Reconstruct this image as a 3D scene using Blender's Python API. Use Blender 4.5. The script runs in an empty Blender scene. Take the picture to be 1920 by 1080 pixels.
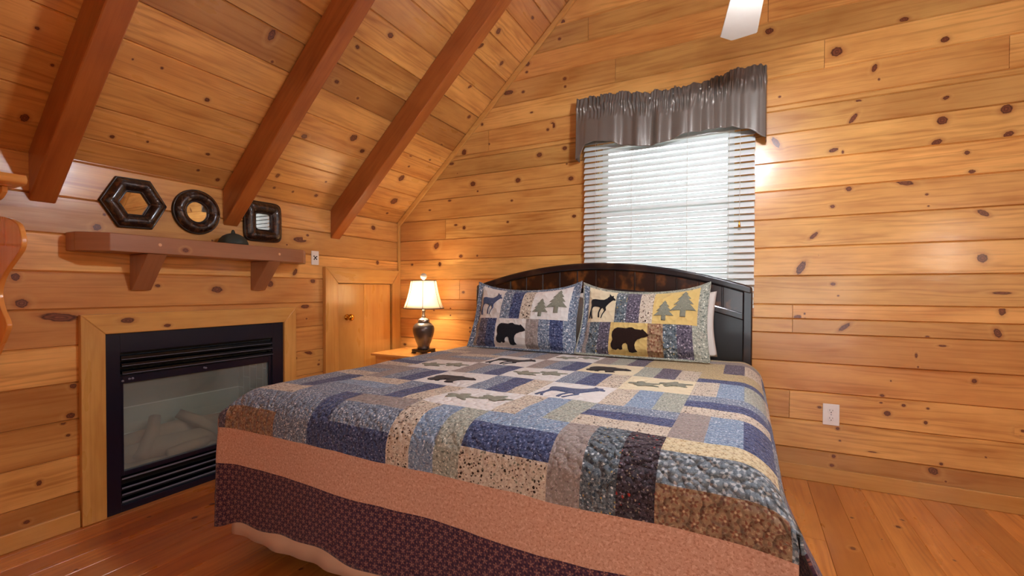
import bpy, bmesh, math, random
from mathutils import Vector, Matrix, noise as mnoise
C = bpy.context.scene.collection
sc = bpy.context.scene
PI = math.pi

# ---------------------------------------------------------------- camera
CAM = Vector((2.98743, -3.41572, 1.2))
FPX, PITCH, YAW, ROLL, CY = 853.474, -.01302193, -.475115739, .00216, 554.84
cyw, syw, cp, sp = math.cos(YAW), math.sin(YAW), math.cos(PITCH), math.sin(PITCH)
fw = Vector((syw*cp, cyw*cp, sp)); rt = Vector((cyw, -syw, 0)); up = rt.cross(fw)
cr, sr = math.cos(ROLL), math.sin(ROLL)
r2 = cr*rt + sr*up; u2 = -sr*rt + cr*up
cam_d = bpy.data.cameras.new('camera'); cam = bpy.data.objects.new('camera', cam_d); C.objects.link(cam)
m = Matrix((( r2.x, u2.x, -fw.x, CAM.x), (r2.y, u2.y, -fw.y, CAM.y), (r2.z, u2.z, -fw.z, CAM.z), (0, 0, 0, 1)))
cam.matrix_world = m
cam_d.sensor_width = 36; cam_d.lens = FPX/1920*36; cam_d.shift_y = (CY-540)/1920; cam_d.clip_start = .02
sc.camera = cam

# ---------------------------------------------------------------- world, exposure
WORLD_STRENGTH = 3.4
w = bpy.data.worlds.new('sky'); sc.world = w; w.use_nodes = True
nt = w.node_tree; bg = nt.nodes['Background']
tc = nt.nodes.new('ShaderNodeTexCoord'); nz = nt.nodes.new('ShaderNodeTexNoise'); rp = nt.nodes.new('ShaderNodeValToRGB')
nz.inputs['Scale'].default_value = 6; nz.inputs['Detail'].default_value = 6
nt.links.new(tc.outputs['Generated'], nz.inputs['Vector']); nt.links.new(nz.outputs['Fac'], rp.inputs['Fac'])
rp.color_ramp.elements[0].position = .3; rp.color_ramp.elements[0].color = (.72, .8, .86, 1)
rp.color_ramp.elements[1].position = .7; rp.color_ramp.elements[1].color = (.92, .97, 1, 1)
nt.links.new(rp.outputs['Color'], bg.inputs['Color']); bg.inputs['Strength'].default_value = WORLD_STRENGTH
sc.view_settings.view_transform = 'Standard'; sc.view_settings.look = 'None'
sc.view_settings.exposure = 0.45; sc.view_settings.gamma = 1; sc.view_settings.use_curve_mapping = False
FAN_GLOBE = 430.0     # emission of the three fan light globes
LAMP_W = 9.0        # bulb in the table lamp

# ---------------------------------------------------------------- helpers
def lin(h):
    h = h.lstrip('#'); o = []
    for i in (0, 2, 4):
        c = int(h[i:i+2], 16)/255
        o.append(c/12.92 if c <= .04045 else ((c+.055)/1.055)**2.4)
    return (*o, 1)

class NT:
    def __init__(s, name):
        s.m = bpy.data.materials.new(name); s.m.use_nodes = True; s.t = s.m.node_tree
        s.b = s.t.nodes['Principled BSDF']; s.out = s.t.nodes['Material Output']
    def n(s, typ, **kw):
        x = s.t.nodes.new('ShaderNode'+typ)
        for k, v in kw.items():
            if k.startswith('i_'):
                s.put(x.inputs[k[2:].replace('_', ' ')], v)
            else: setattr(x, k, v)
        return x
    def put(s, sock, v):
        if isinstance(v, bpy.types.NodeSocket): s.t.links.new(v, sock)
        else: sock.default_value = v
    def math(s, op, a, b=0.0, c=None, clamp=False):
        x = s.t.nodes.new('ShaderNodeMath'); x.operation = op; x.use_clamp = clamp
        s.put(x.inputs[0], a); s.put(x.inputs[1], b)
        if c is not None: s.put(x.inputs[2], c)
        return x.outputs[0]
    def mix(s, f, a, b, mode='MIX'):
        x = s.t.nodes.new('ShaderNodeMix'); x.data_type = 'RGBA'; x.blend_type = mode
        s.put(x.inputs[0], f); s.put(x.inputs[6], a); s.put(x.inputs[7], b)
        return x.outputs[2]
    def xyz(s, x, y, z=0.0):
        q = s.t.nodes.new('ShaderNodeCombineXYZ'); s.put(q.inputs[0], x); s.put(q.inputs[1], y); s.put(q.inputs[2], z)
        return q.outputs[0]
    def uv(s, name):
        u = s.t.nodes.new('ShaderNodeUVMap'); u.uv_map = name
        q = s.t.nodes.new('ShaderNodeSeparateXYZ'); s.t.links.new(u.outputs[0], q.inputs[0])
        return q.outputs[0], q.outputs[1]
    def noise(s, vec, scale=1.0, detail=2.0, rough=.5, dist=0.0):
        x = s.t.nodes.new('ShaderNodeTexNoise'); s.put(x.inputs['Vector'], vec)
        x.inputs['Scale'].default_value = scale; x.inputs['Detail'].default_value = detail
        x.inputs['Roughness'].default_value = rough; x.inputs['Distortion'].default_value = dist
        return x.outputs['Fac']
    def step(s, v, lo, hi):
        x = s.t.nodes.new('ShaderNodeMapRange'); x.interpolation_type = 'SMOOTHSTEP'
        s.put(x.inputs[0], v); x.inputs[1].default_value = lo; x.inputs[2].default_value = hi
        return x.outputs[0]
    def bump(s, h, strength, dist, nrm=None):
        x = s.t.nodes.new('ShaderNodeBump'); x.inputs['Strength'].default_value = strength
        x.inputs['Distance'].default_value = dist; s.put(x.inputs['Height'], h)
        if nrm is not None: s.put(x.inputs['Normal'], nrm)
        return x.outputs[0]

def plain(name, col, rough=.5, metal=0, coat=0, bumpy=0, bscale=60, emit=None, estr=0, spec=.5):
    t = NT(name); b = t.b
    c = lin(col) if isinstance(col, str) else col
    co = t.n('TexCoord').outputs['Object']
    n1 = t.noise(co, bscale*.3, 3)
    t.put(b.inputs['Base Color'], t.mix(t.math('MULTIPLY', n1, .35), c, tuple(x*.6 for x in c[:3])+(1,)))
    b.inputs['Roughness'].default_value = rough; b.inputs['Metallic'].default_value = metal
    b.inputs['Coat Weight'].default_value = coat; b.inputs['Coat Roughness'].default_value = .1
    b.inputs['Specular IOR Level'].default_value = spec
    if bumpy: t.put(b.inputs['Normal'], t.bump(t.noise(co, bscale, 3), bumpy, .002))
    if emit: b.inputs['Emission Color'].default_value = lin(emit); b.inputs['Emission Strength'].default_value = estr
    return t.m

def wood(name, light, dark, red, rough=.3, coat=.35, ring=1.0, fiber=.5, lump=.25, tonev=.5, knot='#4a2012', crough=.16):
    t = NT(name); b = t.b
    gu, gv = t.uv('grain'); ku, kv = t.uv('knot'); t1, t2 = t.uv('tone')
    r0 = t.math('SQRT', t.math('ADD', t.math('MULTIPLY', ku, ku), t.math('MULTIPLY', kv, kv)))
    e = t.math('EXPONENT', t.math('MULTIPLY', t.math('MULTIPLY', r0, r0), -.42))
    sw = t.math('MULTIPLY', t.math('MULTIPLY', kv, e), .014)
    v = t.math('SUBTRACT', gv, sw)
    n1 = t.noise(t.xyz(t.math('MULTIPLY', gu, .9), t.math('MULTIPLY', v, 9)), 1, 2)
    n2 = t.noise(t.xyz(t.math('MULTIPLY', gu, 3.0), t.math('MULTIPLY', v, 22)), 1, 3)
    ph = t.math('ADD', t.math('MULTIPLY', v, 150), t.math('ADD', t.math('MULTIPLY', n1, 34), t.math('MULTIPLY', n2, 5)))
    rg = t.math('POWER', t.math('ADD', t.math('MULTIPLY', t.math('SINE', ph), .5), .5), 2.2)
    fb = t.noise(t.xyz(t.math('MULTIPLY', gu, 7), t.math('MULTIPLY', v, 260)), 1, 3, .6)
    bl = t.noise(t.xyz(t.math('MULTIPLY', gu, 2.2), t.math('MULTIPLY', gv, 7)), 1, 3, .55)
    f = t.math('ADD', t.math('MULTIPLY', t.math('MULTIPLY', rg, t.step(n1, .38, .62)), .36*ring), t.math('MULTIPLY', t.math('SUBTRACT', fb, .35), fiber))
    f = t.math('ADD', f, t.math('MULTIPLY', t.math('SUBTRACT', bl, .42), 1.7), clamp=True)
    col = t.mix(f, lin(light), lin(dark))
    col = t.mix(t.math('MULTIPLY', t2, .45), col, lin(red))
    col = t.mix(1.0, col, t.xyz(*[t.math('ADD', t.math('MULTIPLY', t1, tonev), 1-tonev/2)]*3), 'MULTIPLY')
    st = t.noise(t.xyz(t.math('MULTIPLY', gu, 1.7), t.math('MULTIPLY', v, 48)), 1, 3, .55)
    col = t.mix(t.math('MULTIPLY', t.step(st, .5, .72), .38*ring), col, lin(dark))
    # knots
    nk = t.noise(t.xyz(t.math('MULTIPLY', ku, 1.3), t.math('MULTIPLY', kv, 1.3), gu), 1.6, 2)
    r = t.math('ADD', r0, t.math('MULTIPLY', t.math('SUBTRACT', nk, .5), .55))
    rl = t.math('SUBTRACT', r0, 1.75)
    col = t.mix(t.math('MULTIPLY', t.math('EXPONENT', t.math('MULTIPLY', t.math('MULTIPLY', rl, rl), -4.0)), .18), col, lin('#f3c676'))
    halo = t.math('MULTIPLY', t.math('EXPONENT', t.math('MULTIPLY', t.math('MULTIPLY', r, r), -.55)), .55)
    col = t.mix(halo, col, lin('#8a3d17'))
    core = t.math('SUBTRACT', 1.0, t.step(r, .72, 1.02))
    inner = t.math('MULTIPLY', t.math('ADD', t.math('SINE', t.math('MULTIPLY', r, 15)), 1), .25)
    kc = t.mix(t.math('MULTIPLY', t.math('ADD', inner, t.math('SUBTRACT', .35, t.math('MULTIPLY', r, .4))), 1, clamp=True), lin(knot), lin('#94583a'))
    col = t.mix(core, col, kc)
    t.put(b.inputs['Base Color'], col)
    t.put(b.inputs['Roughness'], t.math('ADD', t.math('MULTIPLY', bl, .2), rough-.1))
    b.inputs['Coat Weight'].default_value = coat; b.inputs['Coat Roughness'].default_value = crough
    lm = t.noise(t.xyz(t.math('MULTIPLY', gu, 5), t.math('MULTIPLY', gv, 16)), 1, 2)
    nn = t.bump(t.math('ADD', t.math('MULTIPLY', fb, .12), lm), lump, .004)
    t.put(b.inputs['Normal'], nn); t.put(b.inputs['Coat Normal'], nn)
    return t.m

def fabric(name, bgc, spots=(), rough=.9, quilt=.5, qscale=46, weave=.25, var=.25, speck=(), lattice=None):
    """cloth in cloth metres (uv 'grain'); spots: (colour, dots per metre, radius, share)"""
    t = NT(name); b = t.b
    gu, gv = t.uv('grain'); vec = t.xyz(gu, gv)
    col = lin(bgc)
    bl = t.noise(vec, 30, 3)
    col = t.mix(t.math('MULTIPLY', bl, var), col, tuple(x*.45 for x in col[:3])+(1,))
    if speck:
        for k, (c, thr) in enumerate(speck):
            nz_ = t.noise(t.xyz(t.math('ADD', gu, k*5.1), gv), 135-30*k, 2, .6)
            col = t.mix(t.math('MULTIPLY', t.step(nz_, thr, thr+.05), .85), col, lin(c))
    for k, (c, s, rad, share) in enumerate(spots):
        vo = t.n('TexVoronoi'); t.put(vo.inputs['Vector'], t.xyz(t.math('ADD', gu, k*3.7), t.math('ADD', gv, k*1.9)))
        vo.inputs['Scale'].default_value = s
        sep = t.n('SeparateColor'); t.t.links.new(vo.outputs['Color'], sep.inputs[0])
        on = t.math('LESS_THAN', sep.outputs[0], share)
        pn = t.noise(vec, s*2.2, 1)
        d = t.math('ADD', vo.outputs['Distance'], t.math('MULTIPLY', t.math('SUBTRACT', pn, .5), .5))
        mk = t.math('MULTIPLY', on, t.math('SUBTRACT', 1.0, t.step(d, rad*.8, rad)))
        col = t.mix(mk, col, lin(c))
    if lattice:      # small flowers on a diagonal grid: (petal colour, eye colour, per metre)
        pc, ec, dn = lattice
        A_ = t.math('MULTIPLY', t.math('ADD', gu, gv), dn*.7071); B_ = t.math('MULTIPLY', t.math('SUBTRACT', gu, gv), dn*.7071)
        jx = t.math('MULTIPLY', t.math('SUBTRACT', t.noise(vec, 18, 1), .5), .5)
        fa = t.math('SUBTRACT', t.math('FRACT', t.math('ADD', A_, jx)), .5); fb_ = t.math('SUBTRACT', t.math('FRACT', B_), .5)
        rr_ = t.math('SQRT', t.math('ADD', t.math('MULTIPLY', fa, fa), t.math('MULTIPLY', fb_, fb_)))
        th = t.math('ARCTAN2', fb_, fa)
        pet = t.math('ADD', .27, t.math('MULTIPLY', t.math('COSINE', t.math('MULTIPLY', th, 5)), .13))
        mk = t.math('MULTIPLY', t.math('LESS_THAN', rr_, pet), t.math('GREATER_THAN', rr_, .13))
        col = t.mix(t.math('MULTIPLY', mk, .62), col, lin(pc))
        col = t.mix(t.math('MULTIPLY', t.math('LESS_THAN', rr_, .08), .8), col, lin(ec))
        f2a = t.math('SUBTRACT', t.math('FRACT', t.math('ADD', A_, .5)), .5); f2b = t.math('SUBTRACT', t.math('FRACT', t.math('ADD', B_, .5)), .5)
        r2_ = t.math('SQRT', t.math('ADD', t.math('MULTIPLY', f2a, f2a), t.math('MULTIPLY', f2b, f2b)))
        col = t.mix(t.math('MULTIPLY', t.math('LESS_THAN', r2_, .12), .5), col, lin(pc))
    t.put(b.inputs['Base Color'], col); b.inputs['Roughness'].default_value = rough
    b.inputs['Specular IOR Level'].default_value = .2; b.inputs['Sheen Weight'].default_value = .15
    nn = None
    if quilt:
        vo = t.n('TexVoronoi', feature='SMOOTH_F1'); t.put(vo.inputs['Vector'], t.xyz(t.math('ADD', gu, t.math('MULTIPLY', t.noise(vec, 20, 1), .03)), gv))
        vo.inputs['Scale'].default_value = qscale; vo.inputs['Smoothness'].default_value = .25
        h = t.math('SUBTRACT', 1.0, t.math('MULTIPLY', vo.outputs['Distance'], vo.outputs['Distance']))
        nn = t.bump(h, min(1, quilt), .028 if quilt > .8 else .02)
    nn = t.bump(t.noise(vec, 260, 2), weave, .0012, nn)
    t.put(b.inputs['Normal'], nn)
    return t.m

def new_bm():
    bm = bmesh.new()
    for l in ('grain', 'knot', 'tone'): bm.loops.layers.uv.new(l)
    return bm

def setuv(bm, face, fg, kn=None, tone=(.5, .5)):
    lg, lk, lt = (bm.loops.layers.uv[x] for x in ('grain', 'knot', 'tone'))
    for lp in face.loops:
        lp[lg].uv = fg(lp.vert.co); lp[lk].uv = kn(lp.vert.co) if kn else (9, 9); lp[lt].uv = tone

def grain_uv(bm, axis=2, seed=0):
    """box-like grain mapping along an axis for every face"""
    rnd = random.Random(seed*7919+13); ou, ov = rnd.uniform(0, 40), rnd.uniform(0, 40); tn = (rnd.random(), rnd.random())
    oth = [i for i in range(3) if i != axis]
    bm.normal_update()
    for f in bm.faces:
        nm = f.normal
        if abs(nm[axis]) > .85: k = (oth[0], oth[1], .15)
        else: k = (axis, oth[0] if abs(nm[oth[1]]) >= abs(nm[oth[0]]) else oth[1], 1)
        setuv(bm, f, lambda c: (c[k[0]]*k[2]+ou, c[k[1]]+ov), None, tn)
    return ou, ov, tn

def face_knots(bm, x, g, kn):
    """knots on a face that looks along +x, grain along y"""
    ou, ov, tn = g
    for y, z, ru, rv in kn:
        hu, hv = 3*ru, 3*rv
        pts = [(y-hu, max(z-hv, kn_lim[0])), (y+hu, max(z-hv, kn_lim[0])), (y+hu, min(z+hv, kn_lim[1])), (y-hu, min(z+hv, kn_lim[1]))]
        f = bm.faces.new([bm.verts.new((x+.0003, p, q)) for p, q in pts])
        setuv(bm, f, lambda c: (c.y+ou, c.z+ov), lambda c: ((c.y-y)/ru, (c.z-z)/rv), tn)
kn_lim = [0, 9]

def link(name, bm, mats, parent=None, smooth=False, bevel=0, sub=0, solid=0, seg=2):
    me = bpy.data.meshes.new(name)
    bmesh.ops.recalc_face_normals(bm, faces=bm.faces) if name not in OPEN else None
    bm.to_mesh(me); bm.free()
    for mt in (mats if isinstance(mats, (list, tuple)) else [mats]): me.materials.append(mt)
    o = bpy.data.objects.new(name, me); C.objects.link(o)
    if smooth:
        for p in me.polygons: p.use_smooth = True
    if solid:
        q = o.modifiers.new('solid', 'SOLIDIFY'); q.thickness = solid; q.offset = 0
    if bevel:
        q = o.modifiers.new('bevel', 'BEVEL'); q.width = bevel; q.segments = seg; q.limit_method = 'ANGLE'; q.angle_limit = .6
        if smooth:
            pass
    if sub:
        q = o.modifiers.new('sub', 'SUBSURF'); q.levels = sub; q.render_levels = sub
    if parent is not None:
        o.parent = parent; o.matrix_parent_inverse = Matrix.Translation(-parent.location)
    return o
OPEN = {'wall_front', 'wall_left', 'wall_back', 'ceiling', 'floor', 'wall_right'}

def thing(name, label, cat, loc=(0, 0, 0), group=None):
    o = bpy.data.objects.new(name, None); o.empty_display_size = .1; C.objects.link(o); o.location = loc
    o['label'] = label; o['category'] = cat
    if group: o['group'] = group
    return o
def tag(o, label, cat, group=None):
    o['label'] = label; o['category'] = cat
    if group: o['group'] = group
    return o
def struct(o, label=None):
    o['kind'] = 'structure'
    if label: o['label'] = label
    return o

def box(bm, a, b):
    x0, y0, z0 = a; x1, y1, z1 = b
    v = [bm.verts.new(p) for p in ((x0,y0,z0),(x1,y0,z0),(x1,y1,z0),(x0,y1,z0),(x0,y0,z1),(x1,y0,z1),(x1,y1,z1),(x0,y1,z1))]
    fs = [bm.faces.new([v[i] for i in q]) for q in ((0,3,2,1),(4,5,6,7),(0,1,5,4),(1,2,6,5),(2,3,7,6),(3,0,4,7))]
    return fs
def wbox(name, a, b, mat, axis, parent=None, bevel=.003, seed=None):
    bm = new_bm(); box(bm, a, b); grain_uv(bm, axis, seed if seed is not None else hash((round(a[0]*99), round(a[1]*99), round(a[2]*99))) % 997)
    return link(name, bm, mat, parent, bevel=bevel)
def prism(bm, pts, fn, d0, d1):
    """pts 2d outline, fn(p,q,d)->xyz"""
    A = [bm.verts.new(fn(p, q, d0)) for p, q in pts]; B = [bm.verts.new(fn(p, q, d1)) for p, q in pts]
    bm.faces.new(A); bm.faces.new(B[::-1]); n = len(pts)
    for i in range(n): bm.faces.new((A[i], B[i], B[(i+1) % n], A[(i+1) % n]))
def lathe(bm, prof, c, seg=40, axis='z', sq=None):
    rings = []
    for r, h in prof:
        ring = []
        for i in range(seg):
            a = 2*PI*i/seg; k = 1
            if sq: k = 1+sq*math.cos(a*6)
            p = (r*k*math.cos(a), r*k*math.sin(a), h)
            if axis == 'x': p = (p[2], p[0], p[1])
            if axis == 'y': p = (p[0], p[2], p[1])
            ring.append(bm.verts.new(Vector(c)+Vector(p)))
        rings.append(ring)
    for A, B in zip(rings, rings[1:]):
        for i in range(seg): bm.faces.new((A[i], A[(i+1) % seg], B[(i+1) % seg], B[i]))
    if prof[0][0] > 1e-5: bm.faces.new(rings[0][::-1])
    if prof[-1][0] > 1e-5: bm.faces.new(rings[-1])
    bmesh.ops.remove_doubles(bm, verts=bm.verts, dist=1e-6)
def tube(bm, pts, rads, seg=8):
    rings = []; n = len(pts); pts = [Vector(p) for p in pts]
    for i, p in enumerate(pts):
        d = (pts[min(i+1, n-1)]-pts[max(i-1, 0)]).normalized()
        a = d.orthogonal().normalized() if i == 0 else (pa - d*pa.dot(d)).normalized()
        pa = a; b2 = d.cross(a); r = rads[i] if isinstance(rads, (list, tuple)) else rads
        rings.append([bm.verts.new(p+a*r*math.cos(2*PI*k/seg)+b2*r*math.sin(2*PI*k/seg)) for k in range(seg)])
    for A, B in zip(rings, rings[1:]):
        for k in range(seg): bm.faces.new((A[k], A[(k+1) % seg], B[(k+1) % seg], B[k]))
    bm.faces.new(rings[0][::-1]); bm.faces.new(rings[-1])

# ---------------------------------------------------------------- materials
M = {}
M['pine'] = wood('honey_pine', '#e8b468', '#ab6a2a', '#bc6c34', rough=.32, coat=.4)
M['pine_ceiling'] = wood('honey_pine_ceiling', '#e2ab60', '#a06028', '#ad602a', rough=.3, coat=1.0, crough=.27)
M['pine_floor'] = wood('floor_pine', '#e39a4c', '#b2682a', '#ae6024', rough=.3, coat=.3, lump=.15, tonev=.3)
M['beam'] = wood('stained_beam', '#be7236', '#84421a', '#863a12', rough=.32, coat=.35, ring=.6, tonev=.25)
M['trim'] = wood('pine_trim', '#e6b566', '#bd8238', '#ba7634', rough=.3, coat=.45, ring=.7, tonev=.2)
M['mantel'] = wood('mantel_oak', '#b5815a', '#8e5b3a', '#88502f', rough=.4, coat=.2, ring=.6, tonev=.15)
M['shelfpine'] = wood('orange_pine', '#ffc06c', '#e89a44', '#e69040', rough=.25, coat=.5, tonev=.15)
M['black'] = plain('black_enamel', '#0a0f26', .35, 0, .3, .15, 200)
M['blackmetal'] = plain('black_metal', '#0a0c14', .25, .6, .3)
M['steel'] = plain('grey_steel_glint', '#8a90a4', .35, .3)  # steel bits, and the painted highlights on the louvers
M['brass'] = plain('brass', '#d9a441', .18, 1)
M['white_plastic'] = plain('white_plastic', '#fbf9f4', .4)
M['dark'] = plain('dark_hole', '#141210', .6)
M['vinyl'] = plain('white_vinyl', '#efeeea', .4)
def blotch(name, c1, c2, scale, rough=.3, coat=.5, lo=.45, hi=.7, bumpy=.2, bscale=30, stretch=(1, 1, 1)):
    t = NT(name); co = t.n('TexCoord').outputs['Object']; mp = t.n('Mapping'); t.put(mp.inputs['Vector'], co); mp.inputs['Scale'].default_value = stretch
    n1 = t.noise(mp.outputs[0], scale, 3, .55)
    t.put(t.b.inputs['Base Color'], t.mix(t.step(n1, lo, hi), lin(c1), lin(c2)))
    t.b.inputs['Roughness'].default_value = rough; t.b.inputs['Coat Weight'].default_value = coat; t.b.inputs['Coat Roughness'].default_value = .1
    t.put(t.b.inputs['Normal'], t.bump(t.noise(mp.outputs[0], bscale, 3), bumpy, .003))
    return t.m
M['headboard'] = blotch('espresso_wood', '#1a1417', '#4a3426', 5, lo=.5, hi=.75)
M['head_slat'] = blotch('rubbed_glow_wood', '#25140e', '#7d4a20', 9, lo=.48, hi=.72, coat=.7, stretch=(1, 1, .8))  # brown blotches: rubbed wood plus reflected orange glow painted in
M['head_panel'] = plain('smooth_black_panel', '#151314', .35, 0, .3)
M['sheet'] = plain('tan_sheet', '#e6d2ac', .9, bumpy=.2, bscale=40)
M['white_cotton'] = plain('white_cotton', '#e6e0d6', .9, bumpy=.3, bscale=25)
M['boxspring'] = plain('navy_box_spring', '#14182c', .9)
M['skirt'] = plain('tan_skirt', '#e6bf9e', .9, bumpy=.15, bscale=30)
M['leather'] = blotch('tooled_brown_leather', '#1c0f0b', '#5a3a24', 45, .3, .5, .48, .68, .9, 90)
M['leather_edge'] = plain('leather_edge', '#1d100c', .4, 0, .4, .5, 120)
M['mirror'] = plain('mirror_glass', (.92, .93, .92, 1), .02, 1, 0)
M['ceramic'] = plain('bronze_ceramic', '#5d534f', .32, .55, .5, .4, 50)
M['pewter'] = plain('pewter', '#a49a92', .25, .85, .2)
M['plinth'] = plain('dark_plinth', '#23120f', .35, 0, .5)
M['valance'] = plain('taupe_satin', '#7d766e', .34, .3, 0, .15, 40)
M['slat'] = plain('white_slat', '#e6ece9', .45)
M['cord'] = plain('white_cord', '#e8e4da', .8)
M['whitewash'] = plain('whitewashed_wood', '#d9d2c6', .5, bumpy=.3, bscale=30)
M['ornament'] = plain('dark_green_ornament', '#39433d', .6, bumpy=.9, bscale=60)
M['log'] = plain('charred_log', '#c8a888', .85, bumpy=1, bscale=30)
M['ember'] = plain('ember_bed', '#d0b088', .9, bumpy=1, bscale=60)
M['bark'] = plain('hazed_bark', '#c4c3c0', .9)  # bark paled, distance haze put into its colour
M['peg'] = plain('pale_wood_plug', '#efb98a', .5)
M['globe'] = plain('fan_light_globe', '#ffffff', .3, emit='#eef3fd', estr=FAN_GLOBE)
M['globe2'] = plain('floor_lamp_globe', '#ffffff', .3, emit='#ffeedd', estr=60)
M['bulb'] = plain('lamp_bulb', '#ffffff', .3, emit='#ffdfb8', estr=14)
def brick():
    t = NT('firebox_brick'); co = t.n('TexCoord').outputs['Object']
    mp = t.n('Mapping'); t.put(mp.inputs['Vector'], co); mp.inputs['Rotation'].default_value = (PI/2, 0, PI/2)
    br = t.n('TexBrick'); t.put(br.inputs['Vector'], mp.outputs[0])
    br.inputs['Scale'].default_value = 1; br.inputs['Brick Width'].default_value = .16; br.inputs['Row Height'].default_value = .075
    br.inputs['Mortar Size'].default_value = .0035
    br.inputs['Color1'].default_value = lin('#b4bca8'); br.inputs['Color2'].default_value = lin('#a3aa98'); br.inputs['Mortar'].default_value = lin('#e2e8d4')
    t.put(t.b.inputs['Base Color'], br.outputs['Color']); t.b.inputs['Roughness'].default_value = .9
    return t.m
M['brick'] = brick()
def glass(name, tint, gl=.06, milky=0):
    t = NT(name); tr = t.n('BsdfTransparent'); tr.inputs[0].default_value = tint
    g = t.n('BsdfGlossy'); g.inputs['Roughness'].default_value = .02
    fr = t.n('Fresnel'); fr.inputs[0].default_value = 1.5
    mx = t.n('MixShader'); t.t.links.new(fr.outputs[0], mx.inputs[0]); t.t.links.new(tr.outputs[0], mx.inputs[1]); t.t.links.new(g.outputs[0], mx.inputs[2])
    sh = mx.outputs[0]
    if milky:
        co = t.n('TexCoord').outputs['Object']
        d = t.n('BsdfDiffuse'); d.inputs[0].default_value = lin('#b9c3bf')
        m2 = t.n('MixShader'); t.put(m2.inputs[0], t.math('MULTIPLY', t.noise(co, 3, 3), milky)); t.t.links.new(sh, m2.inputs[1]); t.t.links.new(d.outputs[0], m2.inputs[2]); sh = m2.outputs[0]
    t.t.links.new(sh, t.out.inputs[0]); return t.m
M['glass'] = glass('window_glass', (1, 1, 1, 1))
M['fireglass'] = glass('hazy_fire_glass', (.97, 1, .99, 1), milky=.42)  # pale haze mixed unevenly into the glass as diffuse colour
def shade_mat():
    t = NT('cream_lamp_shade'); d = t.n('BsdfDiffuse'); d.inputs[0].default_value = lin('#f6efe2')
    tr = t.n('BsdfTranslucent'); tr.inputs[0].default_value = lin('#fbf1e0')
    mx = t.n('MixShader'); mx.inputs[0].default_value = .6
    t.t.links.new(d.outputs[0], mx.inputs[1]); t.t.links.new(tr.outputs[0], mx.inputs[2]); t.t.links.new(mx.outputs[0], t.out.inputs[0])
    return t.m
M['shade'] = shade_mat()
M['shade_trim'] = plain('shade_trim', '#4a423c', .7)
# cloth of the quilt and shams
FB = {
 'W': fabric('cloth_white', '#e4e2dd', (), var=.12, quilt=.45),
 'C': fabric('cloth_cream', '#e6dab8', (), var=.12, quilt=.45),
 'Y': fabric('cloth_warm_lit', '#e0c47c', (), var=.15, quilt=.6),  # warm light on the right pillow painted into its cloth
 'T': fabric('cloth_taupe', '#9a918a', speck=[('#b8acaa', .55), ('#6e6064', .6)]),
 'G': fabric('cloth_greyblue', '#76869a', [('#e6eaee', 90, .3, .3)], speck=[('#c9d0d8', .54), ('#3a455e', .56)]),
 'N': fabric('cloth_navy', '#4a577c', [('#aab2d0', 110, .24, .25)], speck=[('#8b93b6', .57), ('#1f2448', .53)]),
 'L': fabric('cloth_leopard', '#d6cab6', [('#33261f', 62, .30, .35), ('#7b7a68', 75, .28, .35), ('#4b362e', 110, .34, .4)], speck=[('#9c8a78', .56), ('#f0e8da', .6)]),
 'S': fabric('cloth_sage', '#a3a89b', [('#e2e4d4', 90, .28, .3)], speck=[('#cfd2c2', .54), ('#59635c', .57)]),
 'B': fabric('cloth_lightblue', '#839bb4', [('#e2eaf0', 90, .28, .25)], speck=[('#c3d0dd', .55), ('#4a6084', .57)]),
 'P': fabric('cloth_purplegrey', '#605c6a', [('#c0b8c4', 95, .26, .3)], speck=[('#a198aa', .56), ('#2b263a', .55)]),
 'K': fabric('cloth_khaki', '#bba982', speck=[('#dacb9f', .55), ('#86765a', .57)]),
 'D': fabric('cloth_darkfloral', '#4a4048', [('#b0403a', 62, .27, .38), ('#a39a88', 100, .26, .35)], speck=[('#8a8290', .58), ('#1c1720', .52)], quilt=1),
 'R': fabric('cloth_tanred', '#a98b6c', [], speck=[('#c4aa88', .58), ('#8a6a4e', .6)], lattice=('#7a2f26', '#e0c49e', 30), quilt=1),
 'F': fabric('cloth_creamfloral', '#e2d6b0', speck=[('#cdbb8e', .6)], lattice=('#9a7a48', '#6a5530', 32)),
 'Q': fabric('cloth_bluefloral', '#7d8a92', [], speck=[('#a5b0b4', .57), ('#5a666e', .57)], lattice=('#dde4e4', '#4a565c', 24), quilt=1),
 'X': fabric('cloth_tealspeckle', '#6b7880', [('#dfe6e8', 90, .32, .4), ('#b8a468', 80, .24, .3)], speck=[('#aab6ba', .56), ('#2f3f50', .54)], quilt=1),
 'O': fabric('cloth_pink_band', '#d6a88e', speck=[('#bd8a70', .54), ('#e3bca4', .56)], quilt=0, var=.1, weave=.3),
 'U': fabric('cloth_purple_floral', '#523748', speck=[('#301f38', .5), ('#724f5c', .6)], lattice=('#a87668', '#bf968c', 36), quilt=.12, weave=.4),
}
FK = list(FB); FM = [FB[k] for k in FK]; FI = {k: i for i, k in enumerate(FK)}
M['ap_black'] = fabric('applique_black', '#1a1b22', [('#34343f', 160, .25, .4)], quilt=0)
M['ap_brown'] = fabric('applique_brown', '#281712', [('#3c241b', 160, .25, .4)], quilt=0)
M['ap_blue'] = fabric('applique_blue', '#4c5a7c', [('#8791ab', 150, .3, .5)], quilt=0)
M['ap_grey'] = fabric('applique_sage', '#888b7b', [('#a5a592', 120, .3, .4), ('#66685a', 120, .3, .3)], quilt=0)
M['ap_stitch'] = fabric('applique_stitch', '#5a5a50', (), quilt=0)

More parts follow.
